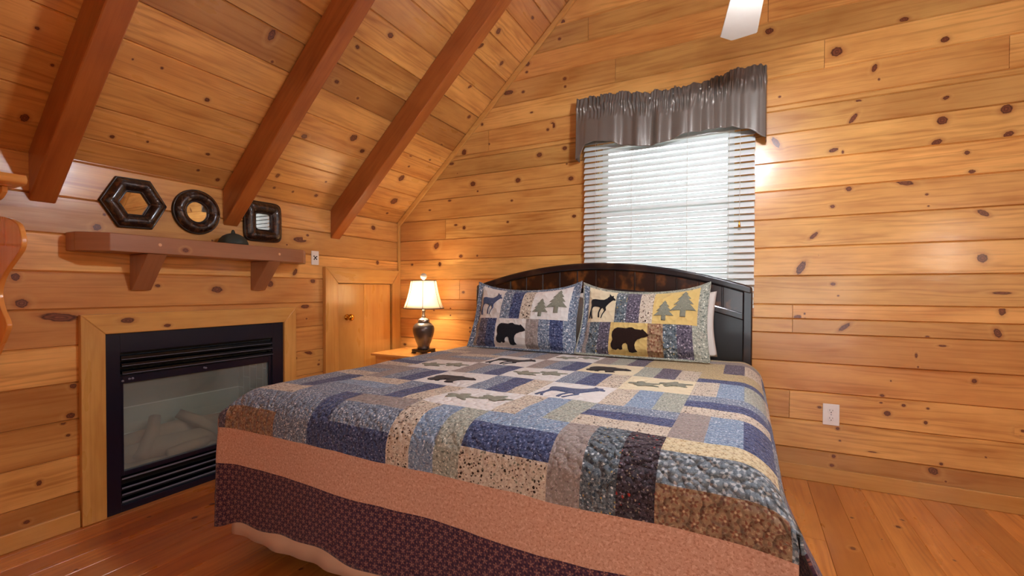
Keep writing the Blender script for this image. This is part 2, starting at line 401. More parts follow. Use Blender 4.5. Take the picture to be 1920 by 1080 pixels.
# ---------------------------------------------------------------- the room
KB=[(3.108,2.887,0.028,0.023,0),(3.47,2.668,0.0375,0.0335,0),(3.792,2.779,0.0265,0.017,0),(3.974,2.618,0.023,0.02,20),(3.657,2.527,0.015,0.028,-20),(3.679,2.456,0.0065,0.0085,0),(3.17,2.45,0.0095,0.0085,0),(3.982,2.29,0.0175,0.0115,20),(3.583,2.344,0.019,0.012,-30),(3.556,2.245,0.0145,0.039,-35),(3.151,2.159,0.019,0.0475,30),(3.46,2.067,0.028,0.0145,15),(3.507,2.049,0.007,0.012,0),(3.967,2.165,0.029,0.028,-25),(4.229,2.182,0.029,0.0305,-25),(3.944,2.045,0.0295,0.019,25),(4.238,2.045,0.0265,0.018,25),(4.073,1.969,0.0135,0.0135,0),(4.094,1.862,0.018,0.012,0),(3.539,1.821,0.0175,0.0165,0),(3.903,1.755,0.0075,0.008,0),(3.912,1.686,0.006,0.0055,0),(3.458,1.721,0.0145,0.012,0),(3.805,1.831,0.0485,0.0175,-15),(4.117,1.651,0.024,0.0145,-15),(3.363,1.546,0.0135,0.035,-45),(3.358,1.464,0.0105,0.0085,0),(3.382,1.421,0.007,0.0075,0),(3.296,1.345,0.0235,0.053,-25),(3.465,1.241,0.016,0.012,0),(3.492,1.169,0.007,0.006,0),(3.283,1.03,0.0315,0.0165,0),(3.318,1.054,0.006,0.0075,0),(3.32,1.022,0.0065,0.0075,0),(3.525,0.977,0.044,0.015,40),(3.904,1.753,0.009,0.0075,0),(4.143,1.629,0.0355,0.016,-35),(4.142,1.38,0.0265,0.0305,25),(4.222,1.189,0.046,0.009,0),(4.224,1.09,0.017,0.026,0),(4.217,1.031,0.005,0.0065,0),(4.208,0.971,0.018,0.0325,20),(3.863,0.852,0.0105,0.0115,0),(3.866,0.814,0.009,0.01,0),(3.982,0.888,0.021,0.007,0),(3.867,0.825,0.007,0.0165,0),(3.876,0.759,0.005,0.0065,0),(3.753,0.667,0.0045,0.0055,0),(4.117,0.7,0.013,0.015,-20),(3.713,0.576,0.014,0.0095,0),(3.708,0.532,0.009,0.0055,0),(3.813,0.528,0.0115,0.01,0),(3.738,0.471,0.0195,0.018,0),(3.402,0.468,0.013,0.009,0),(3.922,0.523,0.0085,0.007,0),(3.913,0.44,0.0105,0.012,0),(4.305,0.444,0.025,0.0235,30),(3.497,0.348,0.012,0.011,0),(3.509,0.275,0.0075,0.006,0),(3.67,0.231,0.026,0.0045,0),(3.478,0.172,0.012,0.013,0),(3.469,0.114,0.0135,0.011,0),(3.949,0.167,0.0285,0.0225,-35),(3.983,0.214,0.0095,0.01,0),(4.004,0.117,0.0055,0.0055,0),(1.632,3.491,0.0215,0.0225,0),(1.681,3.321,0.019,0.0275,0),(1.651,3.198,0.016,0.013,0),(1.369,3.064,0.026,0.0235,0),(1.363,2.998,0.015,0.012,0),(1.696,2.874,0.0175,0.015,0),(1.7,2.811,0.012,0.0115,0),(1.195,2.862,0.055,0.0225,0),(1.331,2.842,0.0175,0.0135,0),(1.597,2.525,0.0215,0.03,20),(1.552,2.496,0.0145,0.0135,0),(0.749,2.421,0.0285,0.031,-20),(0.935,2.638,0.015,0.0145,0),(1.004,2.458,0.0125,0.011,0),(0.616,2.337,0.029,0.0135,0),(1.478,2.302,0.0275,0.022,0),(1.698,2.325,0.023,0.018,0),(0.841,2.134,0.032,0.0255,0),(1.285,2.117,0.027,0.0225,0),(1.751,2.081,0.026,0.0195,0),(0.89,2.064,0.0105,0.009,0),(1.227,1.953,0.014,0.0105,0),(0.593,2.008,0.0205,0.011,0),(0.367,1.938,0.0215,0.0135,0),(1.778,1.782,0.0205,0.0145,0),(1.188,1.776,0.014,0.0105,0),(1.716,2.2,0.009,0.0085,0),(1.408,2.659,0.0165,0.0085,0),(0.75,1.753,0.0195,0.018,0),(0.661,1.783,0.0215,0.0105,0),(0.371,1.939,0.017,0.009,0),(0.715,1.502,0.023,0.0165,0),(0.485,1.436,0.019,0.0235,0),(0.163,1.439,0.016,0.0115,0),(0.887,1.5,0.0105,0.009,0),(0.447,1.606,0.0285,0.0385,-40),(0.603,1.03,0.009,0.0095,0),(0.603,0.969,0.009,0.008,0),(0.419,1.01,0.011,0.0075,0),(0.813,0.863,0.009,0.0105,0),(0.813,0.83,0.0105,0.009,0),(0.074,0.675,0.0205,0.013,0),(0.742,1.179,0.0175,0.0135,0)]
KL=[(-1.096,1.574,0.0675,0.024,0),(-1.032,1.61,0.0135,0.0115,0),(-0.34,1.757,0.0295,0.0225,0),(-0.288,1.448,0.0195,0.023,0),(-1.14,1.329,0.0185,0.035,-30),(-0.984,1.267,0.0265,0.0195,0),(-1.054,1.071,0.0455,0.0165,0),(-1.042,0.977,0.009,0.0065,0),(-1.028,0.718,0.049,0.0165,-20),(-0.928,0.64,0.0095,0.008,0),(-0.933,0.612,0.014,0.0095,0),(-2.599,1.255,0.0175,0.0205,0),(-2.58,1.133,0.026,0.024,0),(-2.27,1.59,0.0075,0.0075,0),(-2.301,1.52,0.0215,0.019,45),(-2.033,1.22,0.0185,0.012,0),(-2.03,1.22,0.016,0.0105,0),(-1.703,1.199,0.041,0.024,0),(-1.339,1.24,0.0275,0.0255,0),(-1.73,1.506,0.007,0.006,0),(-1.207,1.527,0.0075,0.006,0),(-1.03,1.615,0.014,0.01,0),(-2.449,1.062,0.085,0.025,-6),(-2.422,0.474,0.0105,0.008,0),(-2.523,0.305,0.0085,0.0125,0),(-2.528,0.276,0.0125,0.015,0),(-2.572,0.109,0.0135,0.0095,0),(-2.412,0.57,0.02,0.0165,0),(-2.401,0.716,0.015,0.0155,0)]
KC=[(-2.406,0.665,0.016,0.0251,0),(-2.598,0.171,0.0175,0.0234,0),(-2.648,0.596,0.009,0.0081,0),(-2.572,0.46,0.0075,0.0081,0),(-2.332,0.616,0.0045,0.0057,0),(-2.287,0.183,0.012,0.0117,0),(-1.844,1.023,0.0205,0.0378,0),(-1.775,0.894,0.0085,0.0088,0),(-1.978,0.548,0.015,0.0145,0),(-2.217,0.627,0.0075,0.0081,0),(-1.843,0.221,0.0145,0.0103,0),(-1.72,0.059,0.014,0.0145,0),(-1.848,0.097,0.01,0.0096,0),(-2.141,0.204,0.007,0.0074,0),(-1.372,0.959,0.018,0.0131,0),(-1.175,0.924,0.0105,0.0096,0),(-1.224,1.376,0.0255,0.0202,0),(-1.364,0.533,0.0245,0.0202,0),(-1.021,0.65,0.0325,0.0329,0),(-0.886,0.577,0.024,0.0191,0),(-1.379,0.193,0.016,0.0212,0),(-1.013,0.103,0.018,0.0159,0),(-1.206,0.092,0.0095,0.0113,0),(-1.352,0.091,0.011,0.011,0),(-1.008,0.24,0.0105,0.0096,0),(-0.251,0.223,0.0435,0.0421,0),(-0.226,0.082,0.0155,0.0124,0),(-0.243,2.089,0.0215,0.0117,0),(-0.46,1.847,0.0275,0.0255,-40),(-0.212,1.699,0.0205,0.0258,0),(-0.52,1.69,0.018,0.0326,-30),(-0.347,1.416,0.014,0.0283,-30),(-0.13,1.208,0.022,0.0194,0),(-0.354,0.466,0.0345,0.0403,0),(-0.426,0.687,0.0185,0.0117,0),(-0.368,0.59,0.013,0.011,0),(-0.197,0.883,0.0155,0.0103,0),(-0.199,0.717,0.0135,0.0088,0)]

TH = math.atan(.935); CT, ST = math.cos(TH), math.sin(TH); EAVE = 1.845; RIDGE = 3.0

def boards(bm, frame, rects, knots=(), g=.010, bv=.0055, seed=1, minor=0):
    """tongue-and-groove boards; rects (u0,u1,v0,v1), frame(u,v,d)"""
    rnd = random.Random(seed); info = []
    for (u0, u1, v0, v1) in rects:
        ou, ov, tn = rnd.uniform(0, 60), rnd.uniform(0, 60), (rnd.random(), rnd.random()**2)
        eu, ev = .0015, bv
        if u1-u0 < .01 or v1-v0 < .0115: continue
        o = [(u0, v0), (u1, v0), (u1, v1), (u0, v1)]; i = [(u0+eu, v0+ev), (u1-eu, v0+ev), (u1-eu, v1-ev), (u0+eu, v1-ev)]
        def mk(pts2, ds):
            vs = [bm.verts.new(frame(p[0], p[1], d)) for p, d in zip(pts2, ds)]
            f = bm.faces.new(vs)
            lg, lk, lt = (bm.loops.layers.uv[x] for x in ('grain', 'knot', 'tone'))
            for lp, p in zip(f.loops, pts2):
                lp[lg].uv = (p[0]+ou, p[1]+ov); lp[lk].uv = (9, 9); lp[lt].uv = tn
        mk(i, [0]*4)
        for k in range(4): mk([o[k], o[(k+1) % 4], i[(k+1) % 4], i[k]], [-g, -g, 0, 0])
        info.append((u0+eu, u1-eu, v0+ev, v1-ev, ou, ov, tn))
    kl = [(a, b, c*.92, d*.92, e) for a, b, c, d, e in knots]
    for q in range(minor):
        b = rnd.choice(info); rr = rnd.choice([.004, .006, .008, .012])
        kl.append((rnd.uniform(b[0], b[1]), rnd.uniform(b[2], b[3]), rr*1.3, rr, rnd.uniform(-30, 30)))
    lg, lk, lt = (bm.loops.layers.uv[x] for x in ('grain', 'knot', 'tone'))
    for n, (u, v, ru, rv, ang) in enumerate(kl):
        best = None
        for b in info:
            if b[0] <= u <= b[1] and b[2]-.008 <= v <= b[3]+.008: best = b
        if not best: continue
        ca, sa = math.cos(math.radians(ang)), math.sin(math.radians(ang))
        hu = 3.2*math.sqrt((ru*ca)**2+(rv*sa)**2); hv = 3.2*math.sqrt((ru*sa)**2+(rv*ca)**2)
        a0, a1, b0, b1 = max(u-hu, best[0]), min(u+hu, best[1]), max(v-hv, best[2]), min(v+hv, best[3])
        if a1-a0 < .002 or b1-b0 < .002: continue
        pts = [(a0, b0), (a1, b0), (a1, b1), (a0, b1)]
        f = bm.faces.new([bm.verts.new(frame(p, q, .0003+.00003*(n % 40))) for p, q in pts])
        for lp, p in zip(f.loops, pts):
            du, dv = p[0]-u, p[1]-v
            lp[lg].uv = (p[0]+best[4], p[1]+best[5]); lp[lt].uv = best[6]
            lp[lk].uv = ((du*ca+dv*sa)/ru, (-du*sa+dv*ca)/rv)

def rows(v_start, pitch, vmin, vmax, u0, u1, joints=(), holes=(), rnd=None):
    """list of board rects; joints: (row index, u); holes: (u0,u1,v0,v1)"""
    out = []; k0 = math.floor((vmin-v_start)/pitch); k = k0
    while v_start+k*pitch < vmax-1e-6:
        a, b = max(vmin, v_start+k*pitch), min(vmax, v_start+(k+1)*pitch)
        us = [u0]+sorted(u for kk, u in joints if kk == k)+[u1]
        segs = [(p, q) for p, q in zip(us, us[1:])]
        # holes split the row in v where needed
        vs = sorted({a, b} | {x for h in holes for x in (h[2], h[3]) if a < x < b})
        for va, vb in zip(vs, vs[1:]):
            ss = segs
            for h in holes:
                if h[2] < (va+vb)/2 < h[3]:
                    ns = []
                    for p, q in ss:
                        if q <= h[0] or p >= h[1]: ns.append((p, q)); continue
                        if p < h[0]: ns.append((p, h[0]))
                        if q > h[1]: ns.append((h[1], q))
                    ss = ns
            out += [(p, q, va, vb) for p, q in ss]
        k += 1
    return out

WX0, WX1, WZ0, WZ1 = 1.96, 2.93, 1.02, 2.36          # window opening
bm = new_bm()
boards(bm, lambda u, v, d: Vector((u, -d, v)),
       rows(.194, .1834, 0, 4.7, -.02, 6.02, joints=[(1, 3.24), (2, .9), (4, 3.253), (5, .7), (13, 3.408), (12, 1.0), (12, 4.237), (16, 1.888), (8, .55), (14, 2.1), (10, 4.9), (0, 2.2), (7, 5.1), (3, 5.3), (15, 3.1)],
            holes=[(WX0, WX1, WZ0, WZ1)]), KB, seed=3, minor=14)
struct(link('wall_back', bm, M['pine']))
FY0, FY1, FZ1 = -2.26, -1.27, .178+.1845*4                      # firebox opening
bm = new_bm()
boards(bm, lambda u, v, d: Vector((d, u, v)),
       rows(.178, .1845, 0, EAVE+.02, -5.6, .02, joints=[(2, -3.1), (6, -3.4), (4, -4.0), (0, -3.0), (5, -4.2)], holes=[(FY0, FY1, 0, FZ1)]), KL, seed=9, minor=10)
struct(link('wall_left', bm, M['pine']))
bm = new_bm()
boards(bm, lambda u, v, d: Vector((6-d, u, v)), rows(.178, .1845, 0, EAVE+.02, -5.6, .02), (), seed=12, minor=60)
struct(link('wall_right', bm, M['pine']))
# both roof slopes are one ceiling
SL = math.hypot(RIDGE, RIDGE*.935)
bm = new_bm()
rr = rows(.14, .1843, 0, SL, -5.6, .02, joints=[(3, -3.0), (7, -2.1), (1, -3.3), (12, -1.2), (9, -3.1)])
boards(bm, lambda u, v, d: Vector((v*CT+d*ST, u, EAVE+v*ST-d*CT)), rr, KC, seed=21, minor=12)
boards(bm, lambda u, v, d: Vector((6-v*CT-d*ST, u, EAVE+v*ST-d*CT)), rr, (), seed=22, minor=80)
struct(link('ceiling', bm, M['pine_ceiling']))
bm = new_bm()
fj = [(k, random.Random(k).uniform(-4.5, -.5)) for k in range(-2, 45)]
boards(bm, lambda u, v, d: Vector((v, u, d)), rows(.054, .1368, -.02, 6.02, -5.6, .02, joints=fj), (), g=.003, bv=.0022, seed=31, minor=260)
struct(link('floor', bm, M['pine_floor']))

DX0, DX1, DZ = 2.6, 4.6, 1.98      # unseen glazed opening behind the camera, added to let in fill daylight
bm = new_bm()
boards(bm, lambda u, v, d: Vector((u, -5.6+d, v)), rows(.194, .1834, 0, 4.7, -.02, 6.02, joints=[(3, 2.2), (8, 4.1)], holes=[(DX0, DX1, 0, DZ)]), (), seed=41, minor=60)
struct(link('wall_front', bm, M['pine']))
# skirting boards and trims
def skirt_board(name, a, b, axis): struct(wbox(name, a, b, M['trim'], axis, bevel=.004))
skirt_board('baseboard_back', (0, -.016, 0), (6, -.0008, .094), 0)
skirt_board('baseboard_left', (.0008, -5.6, 0), (.018, -2.383, .085), 1)
skirt_board('baseboard_right', (5.982, -5.6, 0), (5.9992, -.017, .09), 1)
struct(wbox('trim_1', (.0008, -.026, .095), (.024, -.0008, EAVE), M['trim'], 2, bevel=.006))
bm = new_bm()   # rake mould between the gable wall and the slope
prism(bm, [(0, EAVE-.004), (RIDGE, EAVE+RIDGE*.935-.004), (RIDGE, EAVE+RIDGE*.935-.06), (0, EAVE-.06)], lambda p, q, d: Vector((p, d, q)), -.024, -.001)
for v in bm.verts: pass
grain_uv(bm, 0, 5)
struct(link('trim_2', bm, M['trim'], bevel=.006))
bm = new_bm()
prism(bm, [(6, EAVE-.004), (RIDGE, EAVE+RIDGE*.935-.004), (RIDGE, EAVE+RIDGE*.935-.06), (6, EAVE-.06)], lambda p, q, d: Vector((p, d, q)), -.024, -.001)
grain_uv(bm, 0, 6)
struct(link('trim_3', bm, M['trim'], bevel=.006))

# ceiling beams: depth .17 below the boards, cut plumb at the knee wall
BD = .17
def beam(y0, y1, label, mirror=False):
    bm = new_bm(); drop = BD/CT
    pts = [(.001, EAVE-.002), (RIDGE-.02, EAVE+.935*(RIDGE-.02)-.002), (RIDGE-.02, EAVE+.935*(RIDGE-.02)-drop), (.001, EAVE-drop)]
    f = (lambda p, q, d: Vector((6-p, d, q))) if mirror else (lambda p, q, d: Vector((p, d, q)))
    prism(bm, pts, f, y0, y1)
    # grain along the slope
    rnd = random.Random(int(y0*100)); ou = rnd.uniform(0, 40); tn = (rnd.random(), rnd.random())
    bm.normal_update(); sx = -1 if mirror else 1
    for fc in bm.faces:
        side = abs(fc.normal.y) > .5
        setuv(bm, fc, lambda c: (c.x*sx*CT+c.z*ST+ou, (c.z*CT-c.x*sx*ST if side else c.y)+ou), None, tn)
    o = link('ceiling_beam', bm, M['beam'], bevel=.006)
    tag(o, label, 'beam', 'sloping ceiling beams')
beam(-.815, -.72, 'stained brown ceiling beam nearest the window wall, ending above the wall plate')
beam(-1.663, -1.568, 'stained brown ceiling beam between the round and square mirrors, middle of the three')
beam(-2.553, -2.458, 'stained brown ceiling beam at the far left above the mantel end')
beam(-3.44, -3.345, 'stained brown ceiling beam on the left slope level with the camera')
beam(-4.33, -4.235, 'stained brown ceiling beam on the left slope nearest the front wall')
for y, d_ in ((-.815, 'nearest the window wall'), (-1.663, 'second from the window wall'), (-2.553, 'third from the window wall'), (-3.44, 'nearest the front wall')):
    beam(y, y+.095, 'stained brown beam on the right-hand roof slope, '+d_, True)

# ---------------------------------------------------------------- window
win = bpy.data.objects.new('window_1', None); C.objects.link(win); win.location = (2.445, .05, WZ0); win['kind'] = 'structure'
def fr(name, a, b, mat, axis=2, bevel=.003): return wbox(name, a, b, mat, axis, win, bevel)
for k, (a, b) in enumerate([((WX0, -.002, WZ0), (WX0+.02, .12, WZ1)), ((WX1-.02, -.002, WZ0), (WX1, .12, WZ1)), ((WX0, -.002, WZ1-.02), (WX1, .12, WZ1)), ((WX0, -.002, WZ0), (WX1, .12, WZ0+.02))]):
    fr('window_jamb', a, b, M['trim'], 2 if k < 2 else 0)
for a, b, ax in (((1.865, -.02, WZ0-.09), (WX0, -.0008, WZ1+.09), 2), ((WX1, -.02, WZ0-.09), (3.025, -.0008, WZ1+.09), 2), ((WX0, -.02, WZ1), (WX1, -.0008, WZ1+.09), 0), ((WX0, -.02, WZ0-.09), (WX1, -.0008, WZ0), 0)):
    fr('window_casing', a, b, M['trim'], ax)
def sash(z0, z1, y):
    s = .045; bm = new_bm()
    for a, b in (((WX0+.02, y, z0), (WX0+.02+s, y+.03, z1)), ((WX1-.02-s, y, z0), (WX1-.02, y+.03, z1)), ((WX0+.02+s, y, z0), (WX1-.02-s, y+.03, z0+s)), ((WX0+.02+s, y, z1-s), (WX1-.02-s, y+.03, z1))): box(bm, a, b)
    o = link('window_sash', bm, M['vinyl'], win, bevel=.003)
    bm = new_bm(); box(bm, (WX0+.02+s, y+.012, z0+s), (WX1-.02-s, y+.016, z1-s)); link('window_pane', bm, M['glass'], win)
sash(WZ0+.02, 1.81, .05); sash(1.775, WZ1-.02, .085)

# added glazed doors behind the camera, a source of fill daylight
dd = bpy.data.objects.new('added_door', None); C.objects.link(dd); dd.location = (3.6, -5.6, 0); dd['kind'] = 'structure'
bm = new_bm(); W3 = (DX1-DX0)/3
for k in range(3):
    x0, x1 = DX0+k*W3, DX0+(k+1)*W3
    for a, b in (((x0, -5.64, .001), (x0+.08, -5.6, DZ)), ((x1-.08, -5.64, .001), (x1, -5.6, DZ)), ((x0+.08, -5.64, .001), (x1-.08, -5.6, .2)), ((x0+.08, -5.64, DZ-.1), (x1-.08, -5.6, DZ))):
        wbox('added_door_frame', a, b, M['trim'], 2, dd)
    bm2 = new_bm(); box(bm2, (x0+.08, -5.622, .2), (x1-.08, -5.618, DZ-.1)); link('door_pane', bm2, M['glass'], dd)
bm.free()

# blind
bl = thing('window_blind', 'white slatted venetian blind hanging in front of the window, tilted open', 'blind', (2.456, -.055, 1.09))
def slats():
    bm = new_bm(); rnd = random.Random(4)
    z = 1.13; k = 0
    while z < 2.44:
        til = math.radians(50+rnd.uniform(-1.5, 1.5)); hw = .0245; dx = rnd.uniform(-.003, .003)
        n = 5; prev = None
        for side in (0, 1):
            pass
        ring = []
        for j in range(n):
            s = -hw+2*hw*j/(n-1); crown = .0022*(1-(s/hw)**2)
            cy = -.0455+s*math.cos(til)-crown*math.sin(til); cz = z-(-s)*math.sin(til)*1+crown*math.cos(til)
            ring.append((cy, cz))
        th = .0028
        top = [(y, zz+th/2) for y, zz in ring]; bot = [(y, zz-th/2) for y, zz in ring]
        poly = top+bot[::-1]
        prism(bm, poly, lambda p, q, d: Vector((d, p, q)), 1.878+dx, 3.033+dx)
        z += .0425; k += 1
    return bm
link('slats', slats(), M['slat'], bl)
bm = new_bm(); box(bm, (1.875, -.07, 2.45), (3.035, -.0215, 2.5)); link('head_rail', bm, M['slat'], bl, bevel=.003)
bm = new_bm(); box(bm, (1.878, -.068, 1.085), (3.033, -.024, 1.105)); link('bottom_rail', bm, M['slat'], bl, bevel=.003)
for x in (1.97, 2.24, 2.62, 2.88):
    for y in (-.0685, -.0235):
        bm = new_bm(); tube(bm, [(x, y, 1.1), (x, y, 2.46)], .0011, 5); link('ladder_cord', bm, M['cord'], bl)
bm = new_bm(); tube(bm, [(2.945, -.074, 2.46), (2.946, -.078, 1.9), (2.944, -.076, 1.65)], .0016, 5); link('lift_cord', bm, M['cord'], bl)
bm = new_bm(); lathe(bm, [(.001, 1.66), (.004, 1.655), (.008, 1.62), (.008, 1.615), (0, 1.612)], (2.944, -.076, 0), 12); link('cord_tassel', bm, M['brass'], bl, smooth=True)

# valance: a gathered satin strip on a rod with returns to the wall
VB = [(1.80, 2.19), (1.85, 2.193), (1.914, 2.285), (1.976, 2.3), (2.077, 2.285), (2.2, 2.245), (2.308, 2.217), (2.436, 2.214), (2.525, 2.238), (2.628, 2.262), (2.761, 2.27), (2.889, 2.26), (2.982, 2.228), (3.093, 2.167), (3.2, 2.16)]
VT = [(1.80, 2.645), (2.03, 2.64), (2.21, 2.634), (2.31, 2.6), (2.5, 2.59), (2.65, 2.592), (2.76, 2.6), (2.92, 2.64), (3.084, 2.63), (3.2, 2.62)]
def interp(T, x):
    for (a, p), (b, q) in zip(T, T[1:]):
        if x <= b: k = max(0, min(1, (x-a)/(b-a))); k = k*k*(3-2*k) if T is VB else k; return p+(q-p)*k
    return T[-1][1]
va = thing('window_valance', 'grey-taupe satin valance gathered on a rod above the window', 'valance', (2.456, -.06, 2.2))
def valance():
    bm = new_bm(); rnd = random.Random(8)
    X0, X1, ret = 1.83, 3.088, .10; W = X1-X0; n = 620; m_ = 40; total = W+2*ret
    g = []
    ph = [rnd.uniform(0, 6.28) for _ in range(8)]
    for i in range(n+1):
        s = i/n*total; col = []
        for j in range(m_+1):
            t = j/m_    # 0 bottom, 1 top
            if s < ret: bx, by, nx, ny = X0, -.012-s, -1, 0
            elif s > ret+W: bx, by, nx, ny = X1, -.112+(s-ret-W), 1, 0
            else: bx, by, nx, ny = X0+(s-ret), -.112, 0, -1
            xx = min(max(X0+(s-ret), X0), X1)
            zb, zt = interp(VB, xx), interp(VT, xx)+.006*math.sin(xx*52+1.3)+.004*math.sin(xx*97)
            z = zb+(zt-zb)*t; dtop = zt-z
            # large soft folds below, tight gathers near the rod
            fold = .016*math.sin(s*27+2.6*math.sin(s*7+ph[0])+.8*(1-t))+.009*abs(math.sin(s*24+ph[1]+3*math.sin(s*6)))+.004*math.sin(s*71+2*math.sin(s*11))
            tight = .008*math.sin(s*150+4*math.sin(s*23)+6*t)+.005*math.sin(s*260+ph[2]+5*math.sin(s*17)-8*t)
            kt = 1 if dtop < .1 else max(0, 1-(dtop-.1)/.08)
            kf = min(1, max(.15, (dtop-.05)/.12))
            rod = .012*math.exp(-((dtop-.075)/.022)**2)
            o = fold*kf+tight*kt+rod+.012*(1-t)
            end = min(1, (s+.01)/.03, (total-s+.01)/.03)
            o = o*end
            y = by+ny*o; x = bx+nx*o*.4
            col.append(bm.verts.new((x, min(y, -.004) if ny == 0 else y, z)))
        g.append(col)
    for i in range(n):
        for j in range(m_): bm.faces.new((g[i][j], g[i+1][j], g[i+1][j+1], g[i][j+1]))
    return bm
link('valance_cloth', valance(), M['valance'], va, smooth=True, solid=.0015)
bm = new_bm(); tube(bm, [(1.845, -.006, 2.555), (1.845, -.1, 2.555), (2.4, -.1, 2.555), (3.075, -.1, 2.555), (3.075, -.006, 2.555)], .006, 8); link('curtain_rod', bm, M['white_plastic'], va)

# ---------------------------------------------------------------- attic door
dr = bpy.data.objects.new('door_1', None); C.objects.link(dr); dr.location = (.01, -.46, 0); dr['kind'] = 'structure'
dr['label'] = 'small honey pine attic door beside the corner, under the sloping ceiling'
def mitre(name, pts, x0, x1, mat, axis, parent, bevel=.004, kn=()):
    bm = new_bm(); prism(bm, pts, lambda p, q, d: Vector((d, p, q)), x0, x1); g = grain_uv(bm, axis, int(abs(pts[0][0])*1000)+axis)
    kn_lim[:] = [min(p[1] for p in pts)+.004, max(p[1] for p in pts)-.004]; face_knots(bm, x1, g, kn)
    return link(name, bm, mat, parent, bevel=bevel)
a, b, zt, wd = -.894, -.028, 1.381, .128
mitre('door_casing', [(a, 0), (a, zt), (a+wd, zt-wd), (a+wd, 0)], .001, .036, M['trim'], 2, dr)
mitre('door_casing', [(b, 0), (b-wd+.025, 0), (b-wd+.025, zt-wd), (b, zt)], .001, .036, M['trim'], 2, dr)
mitre('door_casing', [(a, zt), (b, zt), (b-wd+.025, zt-wd), (a+wd, zt-wd)], .001, .036, M['trim'], 1, dr)
bm = new_bm(); box(bm, (.001, a+wd, .02), (.008, b-.1, zt-wd)); link('door_stop', bm, M['dark'], dr)
wbox('door_panel', (.008, -.762, .03), (.024, -.4795, 1.249), M['trim'], 2, dr, .004, 77)
wbox('door_panel', (.008, -.4785, .03), (.024, -.148, 1.249), M['trim'], 2, dr, .004, 78)
bm = new_bm(); lathe(bm, [(.024, .024), (.026, .028), (.026, .031), (.013, .036), (.011, .052), (.016, .06), (.0265, .068), (.0285, .078), (.024, .088), (.01, .094), (0, .095)], (0, -.672, .97), 28, 'x')
link('door_knob', bm, M['brass'], dr, smooth=True)

# ---------------------------------------------------------------- fireplace
fp = thing('fireplace', 'black gas fireplace insert with glass front, logs and pine surround on the left wall', 'fireplace', (.02, -1.77, 0))
a, b, zt = -2.381, -1.155, 1.07
c0, c1, zc = -2.281, -1.252, .965
mitre('wood_surround', [(a, .001), (a, zt), (c0, zc), (c0, .001)], .0008, .032, M['trim'], 2, fp)
mitre('wood_surround', [(b, .001), (c1, .001), (c1, zc), (b, zt)], .0008, .032, M['trim'], 2, fp)
mitre('wood_surround', [(a, zt), (b, zt), (c1, zc), (c0, zc)], .0008, .032, M['trim'], 1, fp, kn=[(-2.186, 1.032, .034, .016), (-1.998, .992, .02, .010)])
o0, o1 = -2.214, -1.336
bm = new_bm()
box(bm, (.0008, c0, .001), (.016, o0, zc)); box(bm, (.0008, o1, .001), (.016, c1, zc))
box(bm, (.0008, o0, .86), (.016, o1, zc)); box(bm, (.0008, o0, .001), (.016, o1, .038))
link('face_frame', bm, M['black'], fp, bevel=.002)
for z0, z1, x in ((.818, .846, .020), (.783, .806, .024), (.742, .765, .03)):
    bm = new_bm(); prism(bm, [(x-.03, z0), (x-.004, z0), (x, z0+.004), (x-.002, z1-.006), (x-.012, z1), (x-.03, z1)], lambda p, q, d: Vector((p, d, q)), o0+.003, o1-.003)
    lv = link('upper_louver', bm, M['blackmetal'], fp, bevel=.001)
    bm = new_bm(); box(bm, (x-.001, o0+.004, z0+.003), (x+.0012, o1-.004, z0+.0055)); link('louver_glint', bm, M['steel'], lv)  # pale strip paints a highlight along the louver lip
for z0, x in ((.178, .012), (.128, .012), (.093, .013), (.055, .013)):
    bm = new_bm(); prism(bm, [(x-.03, z0), (x-.01, z0-.004), (x, z0-.004), (x, z0+.002), (x-.02, z0+.012), (x-.03, z0+.012)], lambda p, q, d: Vector((p, d, q)), o0+.003, o1-.003)
    lv = link('lower_louver', bm, M['blackmetal'], fp, bevel=.001)
    bm = new_bm(); box(bm, (x-.001, o0+.004, z0-.004), (x+.0035, o1-.004, z0+.0032)); link('louver_glint', bm, M['steel'], lv)  # painted highlight strip, as on the upper louvers
bm = new_bm(); box(bm, (-.40, -2.258, .002), (-.032, -1.272, .914)); light_block = bm  # added dark boxes block outside light leaking in around the firebox
bmc = new_bm(); box(bmc, (-.40, -2.258, .002), (-.032, -1.272, .155)); link('lower_light_block', bmc, M['dark'], fp)
bmc = new_bm(); box(bmc, (-.40, -2.258, .765), (-.032, -1.272, .914)); link('upper_light_block', bmc, M['dark'], fp)
bmc = new_bm(); box(bmc, (-.40, -2.258, .1555), (-.375, -1.272, .7645)); link('rear_light_block', bmc, M['dark'], fp)
for ya, yb in ((-2.258, -2.222), (-1.33, -1.272)):
    bmc = new_bm(); box(bmc, (-.374, ya, .1555), (-.032, yb, .7645)); link('side_light_block', bmc, M['dark'], fp)
bm.free()
g0, g1, gz0, gz1 = -2.196, -1.356, .215, .69      # glass
bm = new_bm()
box(bm, (-.028, o0+.002, .19), (.004, g0, .735)); box(bm, (-.028, g1, .19), (.004, o1-.002, .735)); box(bm, (-.028, g0, gz1), (.004, g1, .735)); box(bm, (-.028, g0, .19), (.004, g1, gz0))
link('glass_frame', bm, M['black'], fp, bevel=.002)
bm = new_bm(); box(bm, (-.012, g0, gz0), (-.008, g1, gz1)); link('fire_glass', bm, M['fireglass'], fp)
for y, z in ((-2.2, .705), (-2.17, .712), (-2.155, .712), (-1.785, .715), (-1.775, .712)):
    bm = new_bm(); lathe(bm, [(.006, .004), (.006, .008), (.003, .01), (0, .01)], (0, y, z), 10, 'x'); link('glass_clip', bm, M['steel'], fp)
bm = new_bm()   # firebox shell with brick liner
D = -.36
